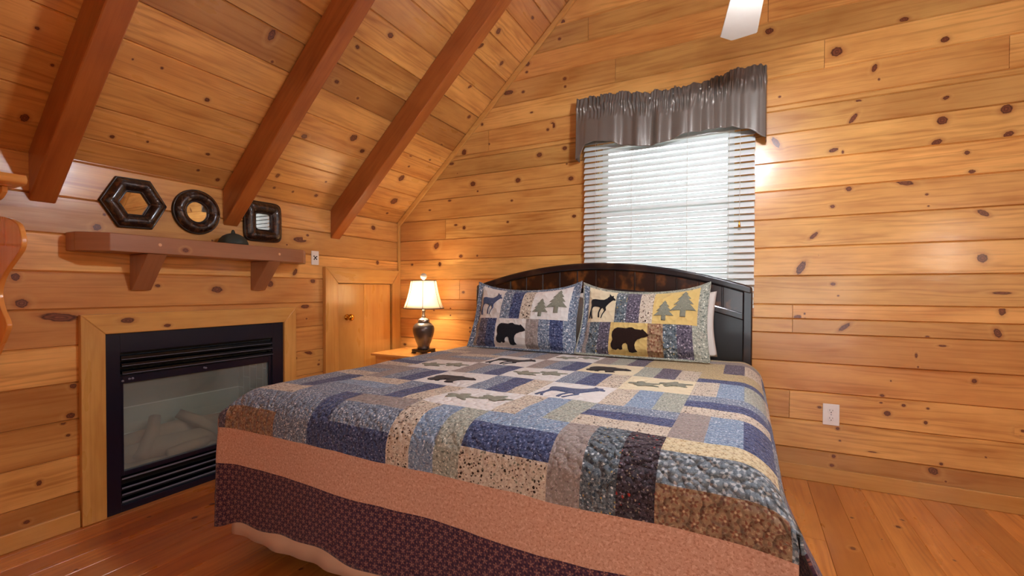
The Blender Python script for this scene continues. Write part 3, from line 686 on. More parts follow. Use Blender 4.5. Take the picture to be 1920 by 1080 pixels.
for a_, b_ in (((D-.01, g0-.01, .16), (D, g1+.01, .76)), ((D, g0-.02, .16), (-.03, g0-.01, .76)), ((D, g1+.01, .16), (-.03, g1+.02, .76)), ((D, g0-.01, .75), (-.03, g1+.01, .76)), ((D, g0-.01, .16), (-.03, g1+.01, .17))): box(bm, a_, b_)
link('firebox', bm, M['brick'], fp)
bm = new_bm()
n = 40; gr = [[bm.verts.new((D+.005+(i/12)*(.31), g0+(g1-g0)*j/n, .185+.022*mnoise.noise(Vector((i*.9, j*.5, 3)))+.03*(1-i/12)*.5)) for j in range(n+1)] for i in range(13)]
for i in range(12):
    for j in range(n): bm.faces.new((gr[i][j], gr[i+1][j], gr[i+1][j+1], gr[i][j+1]))
link('ember_bed', bm, M['ember'], fp, smooth=True, solid=.01)
def log(pts, rads, seed):
    bm = new_bm(); tube(bm, pts, rads, 18)
    for v in bm.verts: v.co += Vector([mnoise.noise(v.co*22+Vector((seed, k*7, 0)))*.014 for k in range(3)])
    link('log', bm, M['log'], fp, smooth=True)
log([(-.16, -2.13, .25), (-.15, -1.95, .255), (-.14, -1.75, .25), (-.15, -1.5, .245)], [.045, .055, .05, .04], 1)
log([(-.26, -2.1, .29), (-.27, -1.8, .3), (-.26, -1.45, .29)], [.05, .06, .05], 2)
log([(-.09, -2.08, .24), (-.19, -1.98, .33), (-.28, -1.92, .40)], [.035, .04, .03], 3)
log([(-.09, -1.62, .24), (-.17, -1.72, .34), (-.26, -1.8, .40)], [.032, .036, .028], 4)
log([(-.07, -1.95, .225), (-.075, -1.85, .23), (-.08, -1.72, .225)], [.025, .03, .022], 5)

# mantel shelf with clipped corners and two brackets
mt = thing('mantel_shelf', 'stained brown wooden mantel shelf on two brackets above the fireplace', 'shelf', (.1, -1.775, 1.19))
mz0, mz1 = 1.388, 1.480
bm = new_bm()
prism(bm, [(.0008, -2.425), (.098, -2.425), (.2, -2.324), (.2, -1.226), (.098, -1.125), (.0008, -1.125)], lambda p, q, d: Vector((p, q, d)), mz0, mz1)
g = grain_uv(bm, 1, 41); kn_lim[:] = [mz0+.004, mz1-.004]; face_knots(bm, .2, g, [(-1.986, 1.418, .017, .012)]); link('shelf_board', bm, M['mantel'], mt, bevel=.004)
for y in (-2.163, -1.482):
    bm = new_bm(); prism(bm, [(.0008, mz0-.001), (.19, mz0-.001), (.022, 1.196), (.0008, 1.196)], lambda p, q, d: Vector((p, d, q)), y, y+.092)
    grain_uv(bm, 2, int(-y*50)); link('bracket', bm, M['mantel'], mt, bevel=.003)
for y in (-2.13+.02, -1.42+.01):
    bm = new_bm(); lathe(bm, [(.009, .2), (.008, .2025), (0, .2028)], (0, y, 1.437), 14, 'x'); link('wood_plug', bm, M['peg'], mt)

# the three mirrors
def ring_shape(kind, a):
    if kind == 'hex':
        k = (a) % (PI/3) - PI/6; return math.cos(PI/6)/math.cos(k)
    if kind == 'sq':
        e = 7; return 1/((abs(math.cos(a))**e+abs(math.sin(a))**e)**(1/e))
    return 1
def wall_mirror(kind, label, y, z, R, Ri, rot=0):
    t = thing('wall_mirror', label, 'mirror', (.001, y, z), 'leather framed mirrors above the mantel')
    seg = 96; prof = []
    for j in range(15):
        q = j/14; r = R+(Ri-R)*q; h = .012+.034*math.sin(PI*min(1, max(0, (q-.07)/.86)))**.6 if 0.07 < q < .93 else .012
        prof.append((r, h))
    bm = new_bm(); rings = []
    for r, h in [(R, .001)]+prof+[(Ri, .006)]:
        ring = []
        for i in range(seg):
            a = 2*PI*i/seg
            qin = 'round' if kind == 'round' else kind
            k = ring_shape(qin, a)
            if kind == 'round': k = 1
            seam = 1-.10*max(0, 1-abs(((a*6/(2*PI))+.5) % 1-.5)*14) if kind != 'sq' else 1-.1*max(0, 1-abs(((a*4/(2*PI))) % 1-.5)*12)
            hh = h*seam if h > .015 else h
            aa = a+rot
            ring.append(bm.verts.new((hh, y+r*k*math.cos(aa), z+r*k*math.sin(aa))))
        rings.append(ring)
    for A, B in zip(rings, rings[1:]):
        for i in range(seg): bm.faces.new((A[i], A[(i+1) % seg], B[(i+1) % seg], B[i]))
    link('frame', bm, M['leather'], t, smooth=True)
    for rr_, hh_, nm in ((R*.965, .0155, 'bead'), (Ri*1.07, .0165, 'inner_bead')):
        bm = new_bm(); pts = []
        for i in range(73):
            a = 2*PI*i/72; k = ring_shape(kind, a); pts.append((hh_, y+rr_*k*math.cos(a+rot), z+rr_*k*math.sin(a+rot)))
        tube(bm, pts, .0045, 6); link(nm, bm, M['leather_edge'], t, smooth=True)
    bm = new_bm(); vs = [bm.verts.new((.009, y+Ri*1.01*ring_shape(kind, 2*PI*i/seg)*math.cos(2*PI*i/seg+rot), z+Ri*1.01*ring_shape(kind, 2*PI*i/seg)*math.sin(2*PI*i/seg+rot))) for i in range(seg)]
    vs2 = [bm.verts.new((.003, v.co.y, v.co.z)) for v in vs]
    bm.faces.new(vs); bm.faces.new(vs2[::-1])
    for i in range(seg): bm.faces.new((vs[i], vs2[i], vs2[(i+1) % seg], vs[(i+1) % seg]))
    link('mirror_glass', bm, M['mirror'], t)
wall_mirror('hex', 'six-sided wall mirror in a dark brown leather frame', -2.143, 1.668, .156, .068, math.radians(2))
wall_mirror('round', 'round wall mirror in a dark brown leather frame', -1.824, 1.670, .135, .060)
wall_mirror('sq', 'square wall mirror with rounded corners in a dark brown leather frame', -1.398, 1.668, .138, .054, math.radians(1))

# ornament on the shelf
orn = thing('domed_ornament', 'small dark green dome-shaped ornament with a knob on the mantel shelf', 'ornament', (.09, -1.653, mz1))
bm = new_bm(); lathe(bm, [(.079, 0), (.083, .006), (.081, .018), (.072, .038), (.056, .056), (.036, .068), (.016, .074), (0, .075)], (.09, -1.653, mz1+.0005), 36, sq=.035); link('dome', bm, M['ornament'], orn, smooth=True)
bm = new_bm(); lathe(bm, [(.010, 0), (.012, .008), (.009, .018), (.006, .024), (0, .026)], (.09, -1.653, mz1+.072), 16); link('knob', bm, M['ornament'], orn, smooth=True)

# wall plates
pl = thing('wall_plate', 'white cable socket plate on the left wall right of the mantel shelf', 'wall plate', (.001, -.966, 1.445))
bm = new_bm(); box(bm, (.0008, -1.0, 1.392), (.007, -.932, 1.5)); link('plate', bm, M['white_plastic'], pl, bevel=.003)
for dy, dz, r in ((0, 0, .008), (-.012, .012, .005), (.012, .01, .005), (-.01, -.012, .005), (.011, -.01, .005)):
    bm = new_bm(); lathe(bm, [(r, .007), (r, .0095), (0, .0098)], (0, -.966+dy, 1.447+dz), 12, 'x'); link('socket', bm, M['dark'], pl)
ot = thing('wall_outlet', 'white double power outlet low on the back wall right of the bed', 'outlet', (3.462, -.001, .43))
ox, oz = 3.462, .4305
bm = new_bm(); box(bm, (ox-.043, -.007, oz-.066), (ox+.043, -.0008, oz+.066)); link('plate', bm, M['white_plastic'], ot, bevel=.0025)
for dz in (-.024, .024):
    bm = new_bm(); lathe(bm, [(.0185, -.007), (.0185, -.0095), (0, -.0097)], (ox, 0, oz+dz), 20, 'y'); rc = link('receptacle', bm, M['white_plastic'], ot, bevel=.0008)
    for dx, w_, h_ in ((-.0075, .0022, .009), (.0075, .0022, .007)):
        bm = new_bm(); box(bm, (ox+dx-w_/2, -.0102, oz+dz+.002-h_/2+.002), (ox+dx+w_/2, -.0096, oz+dz+.002+h_/2+.002)); link('slot', bm, M['dark'], rc)
    bm = new_bm(); lathe(bm, [(.0028, -.0096), (.0028, -.0102), (0, -.0103)], (ox, 0, oz+dz-.009), 10, 'y'); link('slot', bm, M['dark'], rc)
bm = new_bm(); lathe(bm, [(.003, -.007), (.003, -.0085), (0, -.009)], (ox, 0, oz), 10, 'y'); link('screw', bm, M['steel'], ot)

# scalloped wall shelf at the left edge of the view
ws = thing('wall_shelf', 'orange pine wall shelf with scalloped side at the left edge', 'shelf', (.01, -2.8, .88))
def spline(pts, n=8):
    out = []
    for i in range(len(pts)-1):
        p0, p1, p2, p3 = (Vector(pts[max(i-1, 0)]), Vector(pts[i]), Vector(pts[i+1]), Vector(pts[min(i+2, len(pts)-1)]))
        for k in range(n):
            t = k/n; out.append(.5*((2*p1)+(p2-p0)*t+(2*p0-5*p1+4*p2-p3)*t*t+(3*p1-p0-3*p2+p3)*t**3))
    out.append(Vector(pts[-1])); return [(p.x, p.y) for p in out]
prof = [(.001, 1.528)]+spline([(.03, 1.522), (.15, 1.510), (.25, 1.489), (.318, 1.458), (.347, 1.398), (.33, 1.363), (.273, 1.330), (.19, 1.288), (.123, 1.245), (.080, 1.182), (.110, 1.115), (.168, 1.062), (.172, 1.03), (.114, .971), (.045, .91)], 7)+[(.001, .88)]
for y in (-2.675,):
    bm = new_bm(); prism(bm, prof, lambda p, q, d: Vector((p, d, q)), y, y+.018); grain_uv(bm, 2, int(-y*37)); link('side_panel', bm, M['shelfpine'], ws, bevel=.003)
wbox('shelf_board', (.001, -3.381, 1.15), (.05, -2.676, 1.168), M['shelfpine'], 1, ws)
wbox('shelf_board', (.001, -3.381, 1.40), (.05, -2.676, 1.418), M['shelfpine'], 1, ws)
wbox('back_panel', (.0008, -3.381, .95), (.004, -2.676, 1.5), M['shelfpine'], 1, ws)
tp = thing('plate_rail', 'orange pine ledge with a curved bracket on the left wall above the scalloped shelf', 'shelf', (.01, -2.8, 1.6))
prof = [(.001, 1.668), (.34, 1.668)]+spline([(.352, 1.65), (.34, 1.632), (.30, 1.628)], 5)+[(.001, 1.628)]
bm = new_bm(); prism(bm, prof, lambda p, q, d: Vector((p, d, q)), -3.42, -2.655); grain_uv(bm, 1, 51); link('ledge', bm, M['shelfpine'], tp, bevel=.003)
prof = [(.001, 1.6275), (.24, 1.6275)]+spline([(.235, 1.605), (.19, 1.583), (.12, 1.574), (.06, 1.572)], 5)+[(.001, 1.57)]
for y in (-2.70, -3.39):
    bm = new_bm(); prism(bm, prof, lambda p, q, d: Vector((p, d, q)), y, y+.018); grain_uv(bm, 0, 52); link('bracket', bm, M['shelfpine'], tp, bevel=.003)

# ---------------------------------------------------------------- bed
bed = thing('bed', 'king bed with arched dark espresso headboard and mattress against the window wall', 'bed', (2.0, -1.1, 0))
def arch(x): return 1.222+.182*(1-((x-1.965)/1.06)**2)
HX0, HX1 = .950, 3.024
def strip(x0, x1, zlo, zhi, y0, y1, n=40, rnd=0):
    bm = new_bm(); A = []
    for i in range(n+1):
        x = x0+(x1-x0)*i/n
        A.append([bm.verts.new((x, y, z)) for y, z in ((y0, zlo(x)), (y1, zlo(x)), (y1, zhi(x)), (y0, zhi(x)))])
    for p, q in zip(A, A[1:]):
        for k in range(4): bm.faces.new((p[k], q[k], q[(k+1) % 4], p[(k+1) % 4]))
    bm.faces.new(A[0][::-1]); bm.faces.new(A[-1]); return bm
link('top_rail', strip(HX0+.001, HX1-.001, lambda x: arch(x)-.055, arch, -.122, -.073), M['headboard'], bed, bevel=.014, seg=3)
for a, b in ((HX0, HX0+.055), (HX1-.055, HX1)):
    bm = new_bm(); prism(bm, [(a, .001), (b, .001), (b, arch(b)-.03), (a, arch(a)-.03)], lambda p, q, d: Vector((p, d, q)), -.12, -.075); link('post', bm, M['headboard'], bed, bevel=.008)
link('middle_rail', strip(HX0+.05, HX1-.05, lambda x: arch(x)-.235, lambda x: arch(x)-.188, -.118, -.077), M['headboard'], bed, bevel=.008)
link('lower_panel', strip(HX0+.05, HX1-.05, lambda x: .45, lambda x: arch(x)-.23, -.098, -.082), M['head_panel'], bed)
xs = [HX0+.05]+[1.126+.1435*k for k in range(13)]+[HX1-.05]
for x0, x1 in zip(xs, xs[1:]):
    if x1-x0 < .02: continue
    link('plank', strip(x0+.004, x1-.004, lambda x: arch(x)-.2, lambda x: arch(x)-.045, -.102, -.084, 4), M['head_slat'], bed, bevel=.003)
for x in xs[1:-1]:
    link('batten', strip(x-.005, x+.005, lambda q: arch(q)-.195, lambda q: arch(q)-.048, -.108, -.086, 2), M['headboard'], bed, bevel=.002)
bm = new_bm(); box(bm, (.97, -2.1, .17), (3.03, -.128, .41)); link('box_spring', bm, M['boxspring'], bed, bevel=.04, smooth=True, seg=4)
bm = new_bm(); box(bm, (.965, -2.14, .412), (3.042, -.128, .742)); link('mattress', bm, M['sheet'], bed, bevel=.09, smooth=True, seg=6)
bm = new_bm(); box(bm, (.99, -2.05, .12), (3.01, -.13, .168)); link('side_rail', bm, M['headboard'], bed)
for x in (1.05, 2.0, 2.95):
    for y in (-.3, -1.9):
        bm = new_bm(); box(bm, (x-.03, y-.03, .001), (x+.03, y+.03, .12)); link('leg', bm, M['headboard'], bed)

# bed skirt: thin cloth with a wavy face
sk = thing('bed_skirt', 'pale tan bed skirt hanging below the quilt around the bed', 'bed skirt', (2.0, -1.1, .1))
bm = new_bm()
def skirt_line(n=260):
    pts = []; P0 = [(.925, -.16), (.925, -2.17), (3.062, -2.17), (3.062, -.16)]
    tot = sum((Vector(b)-Vector(a)).length for a, b in zip(P0, P0[1:]))
    for i in range(n+1):
        s = tot*i/n; acc = 0
        for a, b in zip(P0, P0[1:]):
            L = (Vector(b)-Vector(a)).length
            if s <= acc+L+1e-9:
                d = (Vector(b)-Vector(a))/L; p = Vector(a)+d*(s-acc); nrm = Vector((d.y, -d.x)); pts.append((p, -nrm if False else nrm, s)); break
            acc += L
    return pts
prev = None
for p, nr, s in skirt_line():
    col = []
    for j in range(7):
        t = j/6; off = (.006*math.sin(s*17)+.004*math.sin(s*41+1))*(1-t)
        col.append(bm.verts.new((p.x-nr.x*off*(-1), p.y+nr.y*off, .098+.004*math.sin(s*5)+(.41-.098)*t)))
    if prev:
        for j in range(6): bm.faces.new((prev[j], col[j], col[j+1], prev[j+1]))
    prev = col
grain_uv(bm, 2, 3)
link('skirt_cloth', bm, M['skirt'], sk, smooth=True, solid=.003)

# ---------------------------------------------------------------- quilt
XL, XR, RB, BF, ZT = 1.05, 2.952, .13, 2.07, .757
QA = RB*PI/2
def dprof(t):
    if t <= 0: return t, 0.0
    if t < QA: a = t/RB; return RB*math.sin(a), RB*(1-math.cos(a))
    return RB, RB+(t-QA)
def sm(x): x = max(0, min(1, x)); return x*x*(3-2*x)
def cloth(a, b, off=0.0):
    right = a > (XL+XR)/2
    ta = a-XR if right else XL-a
    tb = b-BF
    ha, da = dprof(ta); hb, db = dprof(tb)
    wa, wb = sm((ta-.02)/(QA*.9)), sm((tb-.02)/(QA*.9))
    if ta > 0: hx = ha*(1-wb)+min(ta, .16)*wb
    else: hx = ta
    if tb > 0: hy = hb*(1-wa)+min(tb, .16)*wa
    else: hy = tb
    drop = math.hypot(da, db)
    if tb > QA: drop = db-.0*da
    if ta > QA and tb <= QA: drop = da
    if tb > QA and ta > 0: drop = math.hypot(db, da*.35)
    if ta > QA and tb > 0: drop = math.hypot(da, db*.35)
    # flare and gentle folds of the hanging sides
    ea, eb = max(0, ta-QA), max(0, tb-QA)
    near = math.exp(-((BF+.1-b)/.35)**2) if b < BF+.1 else 1
    if ta > QA: hx += ea*(.10+(.42 if right else .02)*near)+.012*math.sin(b*13+1)*min(1, ea/.15)
    if tb > QA: hy += eb*.03+.009*math.sin(a*8+1)*min(1, eb/.15)
    x = XR+hx if right else XL-hx
    y = -(BF+hy)
    z = ZT-drop
    pf = .005*mnoise.noise(Vector((a*3, b*3, 0)))+.0035*mnoise.noise(Vector((a*9, b*9, 2)))
    bf = .012*math.exp(-((b-1.93)/.12)**2)*(1 if ta < 0 else 0)*sm(-ta/.3)
    z += pf+bf*.6
    # fall of the head end under the pillows
    if off:
        if tb > QA*.8: y -= off
        elif ta > QA*.8: x += off if right else -off
        else: z += off
    return Vector((x, y, z))
COLX = [.95+.305*k for k in range(8)]      # .95 .. 3.085
ROWB = [.14+.31*k for k in range(8)]       # .14 .. 2.31
BL = {}   # (row, col): layout
lay = [
 ['VTKG', 'HGTG', 'VTGG', 'HTGT', 'VTSG', 'HKKS', 'HKKT'],
 ['HTTL', 'VTTG', 'VTGT', 'W',    'VTSP', 'HKKK', 'VKPL'],
 ['VTGT', 'HLGT', 'W',    'VTGN', 'C',    'VSPL', 'HKKN'],
 ['HGNL', 'W',    'VTGN', 'W',    'VGNL', 'C',    'VLBS'],
 ['HTGL', 'VTGN', 'W',    'VGNL', 'W',    'VLBS', 'HGNL'],
 ['VTGN', 'HLBG', 'VGNL', 'W',    'VLBS', 'HGNL', 'VTBN'],
 ['HLGR', 'VGGN', 'HTGN', 'VLBS', 'HBNL', 'VTXD', 'HFQR']]
def pick(a, b, right):
    if right is False: pass
    if b > 2.31-.001: 
        return 'O' if b < 2.465 else 'U'
    if a < COLX[0]:
        if a < .86: return 'O' if a > .70 else 'U'
        return 'P' if int((b-.14)/.31) in (6, 3, 0) else ('G' if int((b-.14)/.31) % 2 else 'N')
    if a > COLX[7]:
        if a > 3.17: return 'U' if (a > 3.33 or b > 1.8) else 'O'
        return ['L', 'N', 'G', 'L', 'N', 'G', 'Q'][min(6, int((b-.14)/.31))]
    c = min(6, int((a-COLX[0])/.305)); r = max(0, min(6, int((b-.14)/.31)))
    s = lay[r][c]
    if len(s) == 1: return s
    fa = (a-COLX[c])/.305; fb = (b-ROWB[r])/.31
    return s[1+min(2, int((fa if s[0] == 'V' else fb)*3))]
def refine(stops, step):
    out = []
    for a, b in zip(stops, stops[1:]):
        n = max(1, math.ceil((b-a)/step)); out += [a+(b-a)*i/n for i in range(n)]
    return out+[stops[-1]]
A0, A1 = .47, 3.57
stA = sorted(set([A0, .70, .86]+[.95+.305*k+.305*j/3 for k in range(7) for j in range(3)]+[COLX[7], 3.17, 3.33, A1]+[XL-.135, XR+.145]))
stB = sorted(set([.29]+[.14+.31*k+.31*j/3 for k in range(7) for j in range(3) if .14+.31*k+.31*j/3 > .3]+[2.31, 2.465, 2.70, BF+.145]))
GA, GB = refine(stA, .017), refine(stB, .017)
quilt = thing('quilt', 'patchwork quilt of blue, taupe and cream squares with woodland animals, pink and purple border', 'quilt', (2.0, -1.2, .75))
bm = new_bm(); vg = {}
def hem_b(b, a):
    if b <= 2.465: return b
    k = (b-2.465)/(2.70-2.465)
    return 2.465+k*(2.70-2.465+.010*math.sin(a*11+.5)+.006*math.sin(a*23)+.05*math.exp(-((a-.93)/.12)**2))
def QV(i, j):
    if (i, j) not in vg: vg[i, j] = bm.verts.new(cloth(GA[i], hem_b(GB[j], GA[i])))
    return vg[i, j]
lg, lk, lt = (bm.loops.layers.uv[x] for x in ('grain', 'knot', 'tone'))
for i in range(len(GA)-1):
    for j in range(len(GB)-1):
        am, bmid = (GA[i]+GA[i+1])/2, (GB[j]+GB[j+1])/2
        cut = .145 if am > 2 else .135
        ta = am-XR if am > 2 else XL-am; tb = bmid-BF
        if ta > cut and tb > .145: continue
        f = bm.faces.new((QV(i, j), QV(i, j+1), QV(i+1, j+1), QV(i+1, j)))
        f.material_index = FI[pick(am, bmid, None)]; f.smooth = True
        for lp, (p, q) in zip(f.loops, ((i, j), (i, j+1), (i+1, j+1), (i+1, j))): lp[lg].uv = (GA[p], GB[q])
link('quilt_cloth', bm, FM, quilt, smooth=True, solid=.007)

# ---------------------------------------------------------------- silhouettes
BEAR = [(430,890),(425,860),(440,820),(428,780),(430,740),(450,710),(480,695),(530,697),(570,700),(600,690),(630,688),(660,705),(700,708),(720,712),(735,703),(748,715),(765,730),(790,755),(795,770),(775,778),(755,785),(730,790),(712,800),(690,808),(670,830),(662,860),(668,895),(690,920),(640,930),(610,925),(600,900),(592,860),(575,845),(550,855),(540,875),(545,905),(520,912),(500,900),(495,905),(480,915),(445,908)]
DEER = [(150,305),(165,290),(200,285),(260,290),(300,288),(330,270),(355,245),(358,225),(352,210),(365,215),(380,235),(400,230),(405,240),(400,250),(425,275),(425,290),(400,288),(385,300),(365,320),(340,350),(325,375),(332,410),(300,455),(285,500),(275,498),(290,455),(312,415),(290,385),(275,400),(258,440),(262,495),(245,490),(243,445),(262,385),(240,375),(200,370),(178,380),(165,420),(168,460),(183,505),(170,505),(155,465),(152,500),(138,500),(140,450),(155,400),(158,360),(150,330)]
def tree_pts():
    L = [(0, 1), (.10, .86), (.06, .86), (.22, .66), (.13, .67), (.32, .45), (.20, .46), (.42, .22), (.09, .24), (.09, 0)]
    return L+[(-x, y) for x, y in L[::-1] if x > 0]
def leaf_pts(k=0):
    out = []
    for i in range(60):
        a = 2*PI*i/60; r = .34+.13*math.cos(5*a+k)+.05*math.cos(11*a+k*2)
        out.append((.5+r*math.cos(a)*1.1, .5+r*math.sin(a)*.8))
    return out
def norm(P_):
    xs_ = [p[0] for p in P_]; ys_ = [p[1] for p in P_]; x0, y1 = min(xs_), max(ys_); s = max(xs_)-x0
    return [((x-x0)/s, (y1-y)/s) for x, y in P_]
BEARN, DEERN, TREEN = norm(BEAR), norm(DEER), tree_pts()
def applique(name, pts, fmap, mat, parent, step, label=None):
    """pts in sheet units; fmap(p,q,off)->xyz"""
    bm = new_bm(); f = bm.faces.new([bm.verts.new((x, y, 0)) for x, y in pts])
    bmesh.ops.triangulate(bm, faces=[f])
    x0, x1 = min(p[0] for p in pts), max(p[0] for p in pts); y0, y1 = min(p[1] for p in pts), max(p[1] for p in pts)
    for ax, lo, hi in ((0, x0, x1), (1, y0, y1)):
        k = math.ceil(lo/step)
        while k*step < hi:
            co = [0, 0, 0]; co[ax] = k*step; no = [0, 0, 0]; no[ax] = 1
            bmesh.ops.bisect_plane(bm, geom=bm.verts[:]+bm.edges[:]+bm.faces[:], plane_co=co, plane_no=no); k += 1
    lg = bm.loops.layers.uv['grain']
    for f in bm.faces:
        f.smooth = True
        for lp in f.loops: lp[lg].uv = (lp.vert.co.x, lp.vert.co.y)
    r = bmesh.ops.extrude_face_region(bm, geom=bm.faces[:])
    topv = {v for v in r['geom'] if isinstance(v, bmesh.types.BMVert)}
    for v in bm.verts: v.co = fmap(v.co.x, v.co.y, .0062 if v in topv else .003)
    o = link(name, bm, mat, parent, smooth=False)
    if label: o['label'] = label
    return o
def on_quilt(kind, r, c, mat, lab, sc_=.235, dx=.03, dy=.05, pts=None):
    a0, b1 = COLX[c]+dx, ROWB[r]+.31-dy
    P_ = pts or (BEARN if kind == 'bear' else DEERN)
    applique(kind+'_applique', [(a0+x*sc_, -(b1)+y*sc_) for x, y in P_], lambda p, q, o: cloth(p, -q, o), mat, quilt, .03, lab)
on_quilt('bear', 4, 2, M['ap_black'], 'dark blue-black bear silhouette, head to the right')
on_quilt('bear', 2, 4, M['ap_black'], 'black bear silhouette near the right pillow')
on_quilt('deer', 4, 4, M['ap_blue'], 'blue deer silhouette', .25, .025, .02)
on_quilt('deer', 2, 2, M['ap_black'], 'dark deer silhouette', .25, .025, .02)
for r, c, n in ((5, 3, 2), (3, 3, 2), (3, 5, 2), (3, 1, 2), (1, 3, 2)):
    for k in range(n):
        on_quilt('leaf', r, c, M['ap_grey'], None, .15, .015+.13*k, .06+.05*(k % 2), leaf_pts(k*1.3+r))

# ---------------------------------------------------------------- pillows
def pillow_fn(x0, x1, zb, zt, yb, yt, T, dip=.04, seed=0, corner=.03):
    n = Vector((0, -(zt-zb), -(yb-yt))).normalized()      # faces the room
    def f(s, t, side, off=0.0):
        ss = max(0, min(1, (s-.05)/.90)); tt = max(0, min(1, (t-.04)/.92))
        th = (4*ss*(1-ss))**.42*(4*tt*(1-tt))**.42
        pinch = .022*math.sin(PI*t)*(1-2*s)
        x = x0+(x1-x0)*s+pinch+(.5-s)*.02*t
        z = zb+(zt-zb)*t-dip*math.sin(PI*s)*t**2+corner*((abs(2*s-1))**5)*(t**4)+.02*math.sin(PI*s)*(1-t)**3*0
        y = yb+(yt-yb)*t
        wr = .006*mnoise.noise(Vector((s*5+seed, t*5, side)))*1.0
        cr_ = .008*math.sin((s*9-t*16)+seed)*math.exp(-((s-.06)/.1)**2)*math.exp(-((t-.15)/.2)**2)
        edge = .0015+T*th+(wr+cr_)*(1 if 0 < th else 0)
        if th == 0: edge = .003
        return Vector((x, y, z)) + n*((edge+off) if side > 0 else -(edge*.75+off))
    return f
def sham(label, x0, x1, zb, zt, yb, yt, warm_lit):
    t = thing('patchwork_pillow', label, 'pillow', ((x0+x1)/2, yb, zb), None)
    f = pillow_fn(x0, x1, zb, zt, yb, yt, .075, seed=x0)
    W2 = 'Y' if warm_lit else 'W'  # gold instead of white bakes warm light into this cover
    cols_t = [(0, .055, 'G'), (.055, .30, 'C' if warm_lit else 'W'), (.30, .395, 'X' if warm_lit else 'G'), (.395, .50, 'P' if warm_lit else 'N'), (.50, .605, 'L'), (.605, .935, W2), (.935, 1, 'S' if warm_lit else 'G')]
    cols_b = [(0, .055, 'G'), (.055, .09, 'T'), (.09, .18, 'X' if warm_lit else 'P'), (.18, .275, 'P' if warm_lit else 'N'), (.275, .575, 'Y' if warm_lit else 'W'), (.575, .69, 'R' if warm_lit else 'T'), (.69, .79, 'X' if warm_lit else 'G'), (.79, .90, 'P' if warm_lit else 'N'), (.90, 1, 'S' if warm_lit else 'G')]
    spl = .45
    ss = refine(sorted(set([0, 1]+[c[0] for c in cols_t+cols_b])), .016); ts = refine([0, .02, spl, .975, 1], .02)
    bm = new_bm(); lg = bm.loops.layers.uv['grain']; G = {}
    def V(i, j, side):
        if i in (0, len(ss)-1) or j in (0, len(ts)-1): side2 = 0
        else: side2 = side
        if (i, j, side2) not in G: G[i, j, side2] = bm.verts.new(f(ss[i], ts[j], 1) if side2 >= 0 else f(ss[i], ts[j], -1))
        return G[i, j, side2]
    for side in (1, -1):
        for i in range(len(ss)-1):
            for j in range(len(ts)-1):
                q = (V(i, j, side), V(i+1, j, side), V(i+1, j+1, side), V(i, j+1, side))
                fc = bm.faces.new(q if side > 0 else q[::-1]); sm_, tm = (ss[i]+ss[i+1])/2, (ts[j]+ts[j+1])/2
                cols = cols_t if tm > spl else cols_b
                k = next(c[2] for c in cols if c[0] <= sm_ <= c[1])
                if tm > .975 or tm < .02: k = 'S' if warm_lit else 'G'
                if side < 0: k = 'T'
                fc.material_index = FI[k]; fc.smooth = True
                idx = ((i, j), (i+1, j), (i+1, j+1), (i, j+1))
                if side < 0: idx = idx[::-1]
                for lp, (p, q2) in zip(fc.loops, idx): lp[lg].uv = ((ss[p]*(x1-x0)+x0)*.62, ts[q2]*(zt-zb)*.62)
    link('pillow_cover', bm, FM, t, smooth=True)
    Wd, Hd = x1-x0, math.hypot(zt-zb, yb-yt)
    fm = lambda p, q, o: f(p/Wd, q/Hd, 1, o*.7)
    dk = M['ap_brown'] if warm_lit else M['ap_black']
    applique('bear_applique', [(.295*Wd+x*.245, .05*Hd+y*.245) for x, y in BEARN], fm, dk, t, .02, 'dark bear silhouette')
    applique('deer_applique', [(.07*Wd+x*.19, .50*Hd+y*.19) for x, y in DEERN], fm, M['ap_black'] if warm_lit else M['ap_blue'], t, .02, 'dark deer silhouette')
    for cx, cy, h in ((.69, .50, .15), (.83, .56, .19)):
        applique('tree_applique', [(cx*Wd+x*h, cy*Hd+y*h) for x, y in TREEN], fm, M['ap_grey'], t, .02, 'grey-green fir tree')
    # corded edge
    bm = new_bm(); loop = [(s/40, 0) for s in range(41)]+[(1, s/24) for s in range(1, 25)]+[(1-s/40, 1) for s in range(1, 41)]+[(0, 1-s/24) for s in range(1, 25)]
    tube(bm, [f(a, b, 1) for a, b in loop], .0045, 6); grain_uv(bm, 0, 3)
    link('cord_edge', bm, FB['G'] if not warm_lit else FB['S'], t, smooth=True)
    return t
def cushion(label, x0, x1, zb, zt, yb, yt, T):
    t = thing('white_pillow', label, 'pillow', ((x0+x1)/2, yb, zb), None)
    f = pillow_fn(x0, x1, zb, zt, yb, yt, T, dip=.02, seed=x1, corner=.01)
    bm = new_bm(); G = {}; n, m_ = 40, 26
    def V(i, j, side):
        s2 = 0 if i in (0, n) or j in (0, m_) else side
        if (i, j, s2) not in G: G[i, j, s2] = bm.verts.new(f(i/n, j/m_, 1 if s2 >= 0 else -1))
        return G[i, j, s2]
    for side in (1, -1):
        for i in range(n):
            for j in range(m_):
                q = (V(i, j, side), V(i+1, j, side), V(i+1, j+1, side), V(i, j+1, side)); bm.faces.new(q if side > 0 else q[::-1])
    link('pillow_case', bm, M['white_cotton'], t, smooth=True)
sham('patchwork pillow in blue-grey with a navy bear, leaning left against the headboard', 1.09, 1.962, .768, 1.232, -.47, -.31, False)
sham('patchwork pillow coloured cream and gold for warm light, with a brown bear, leaning right against the headboard', 1.955, 2.80, .770, 1.222, -.48, -.31, True)
cushion('plain white pillow behind the blue patchwork pillow', 1.14, 2.0, .78, 1.18, -.27, -.185, .05)
cushion('plain white pillow showing at the right of the warm-tinted patchwork pillow', 2.03, 2.83, .78, 1.185, -.275, -.185, .05)

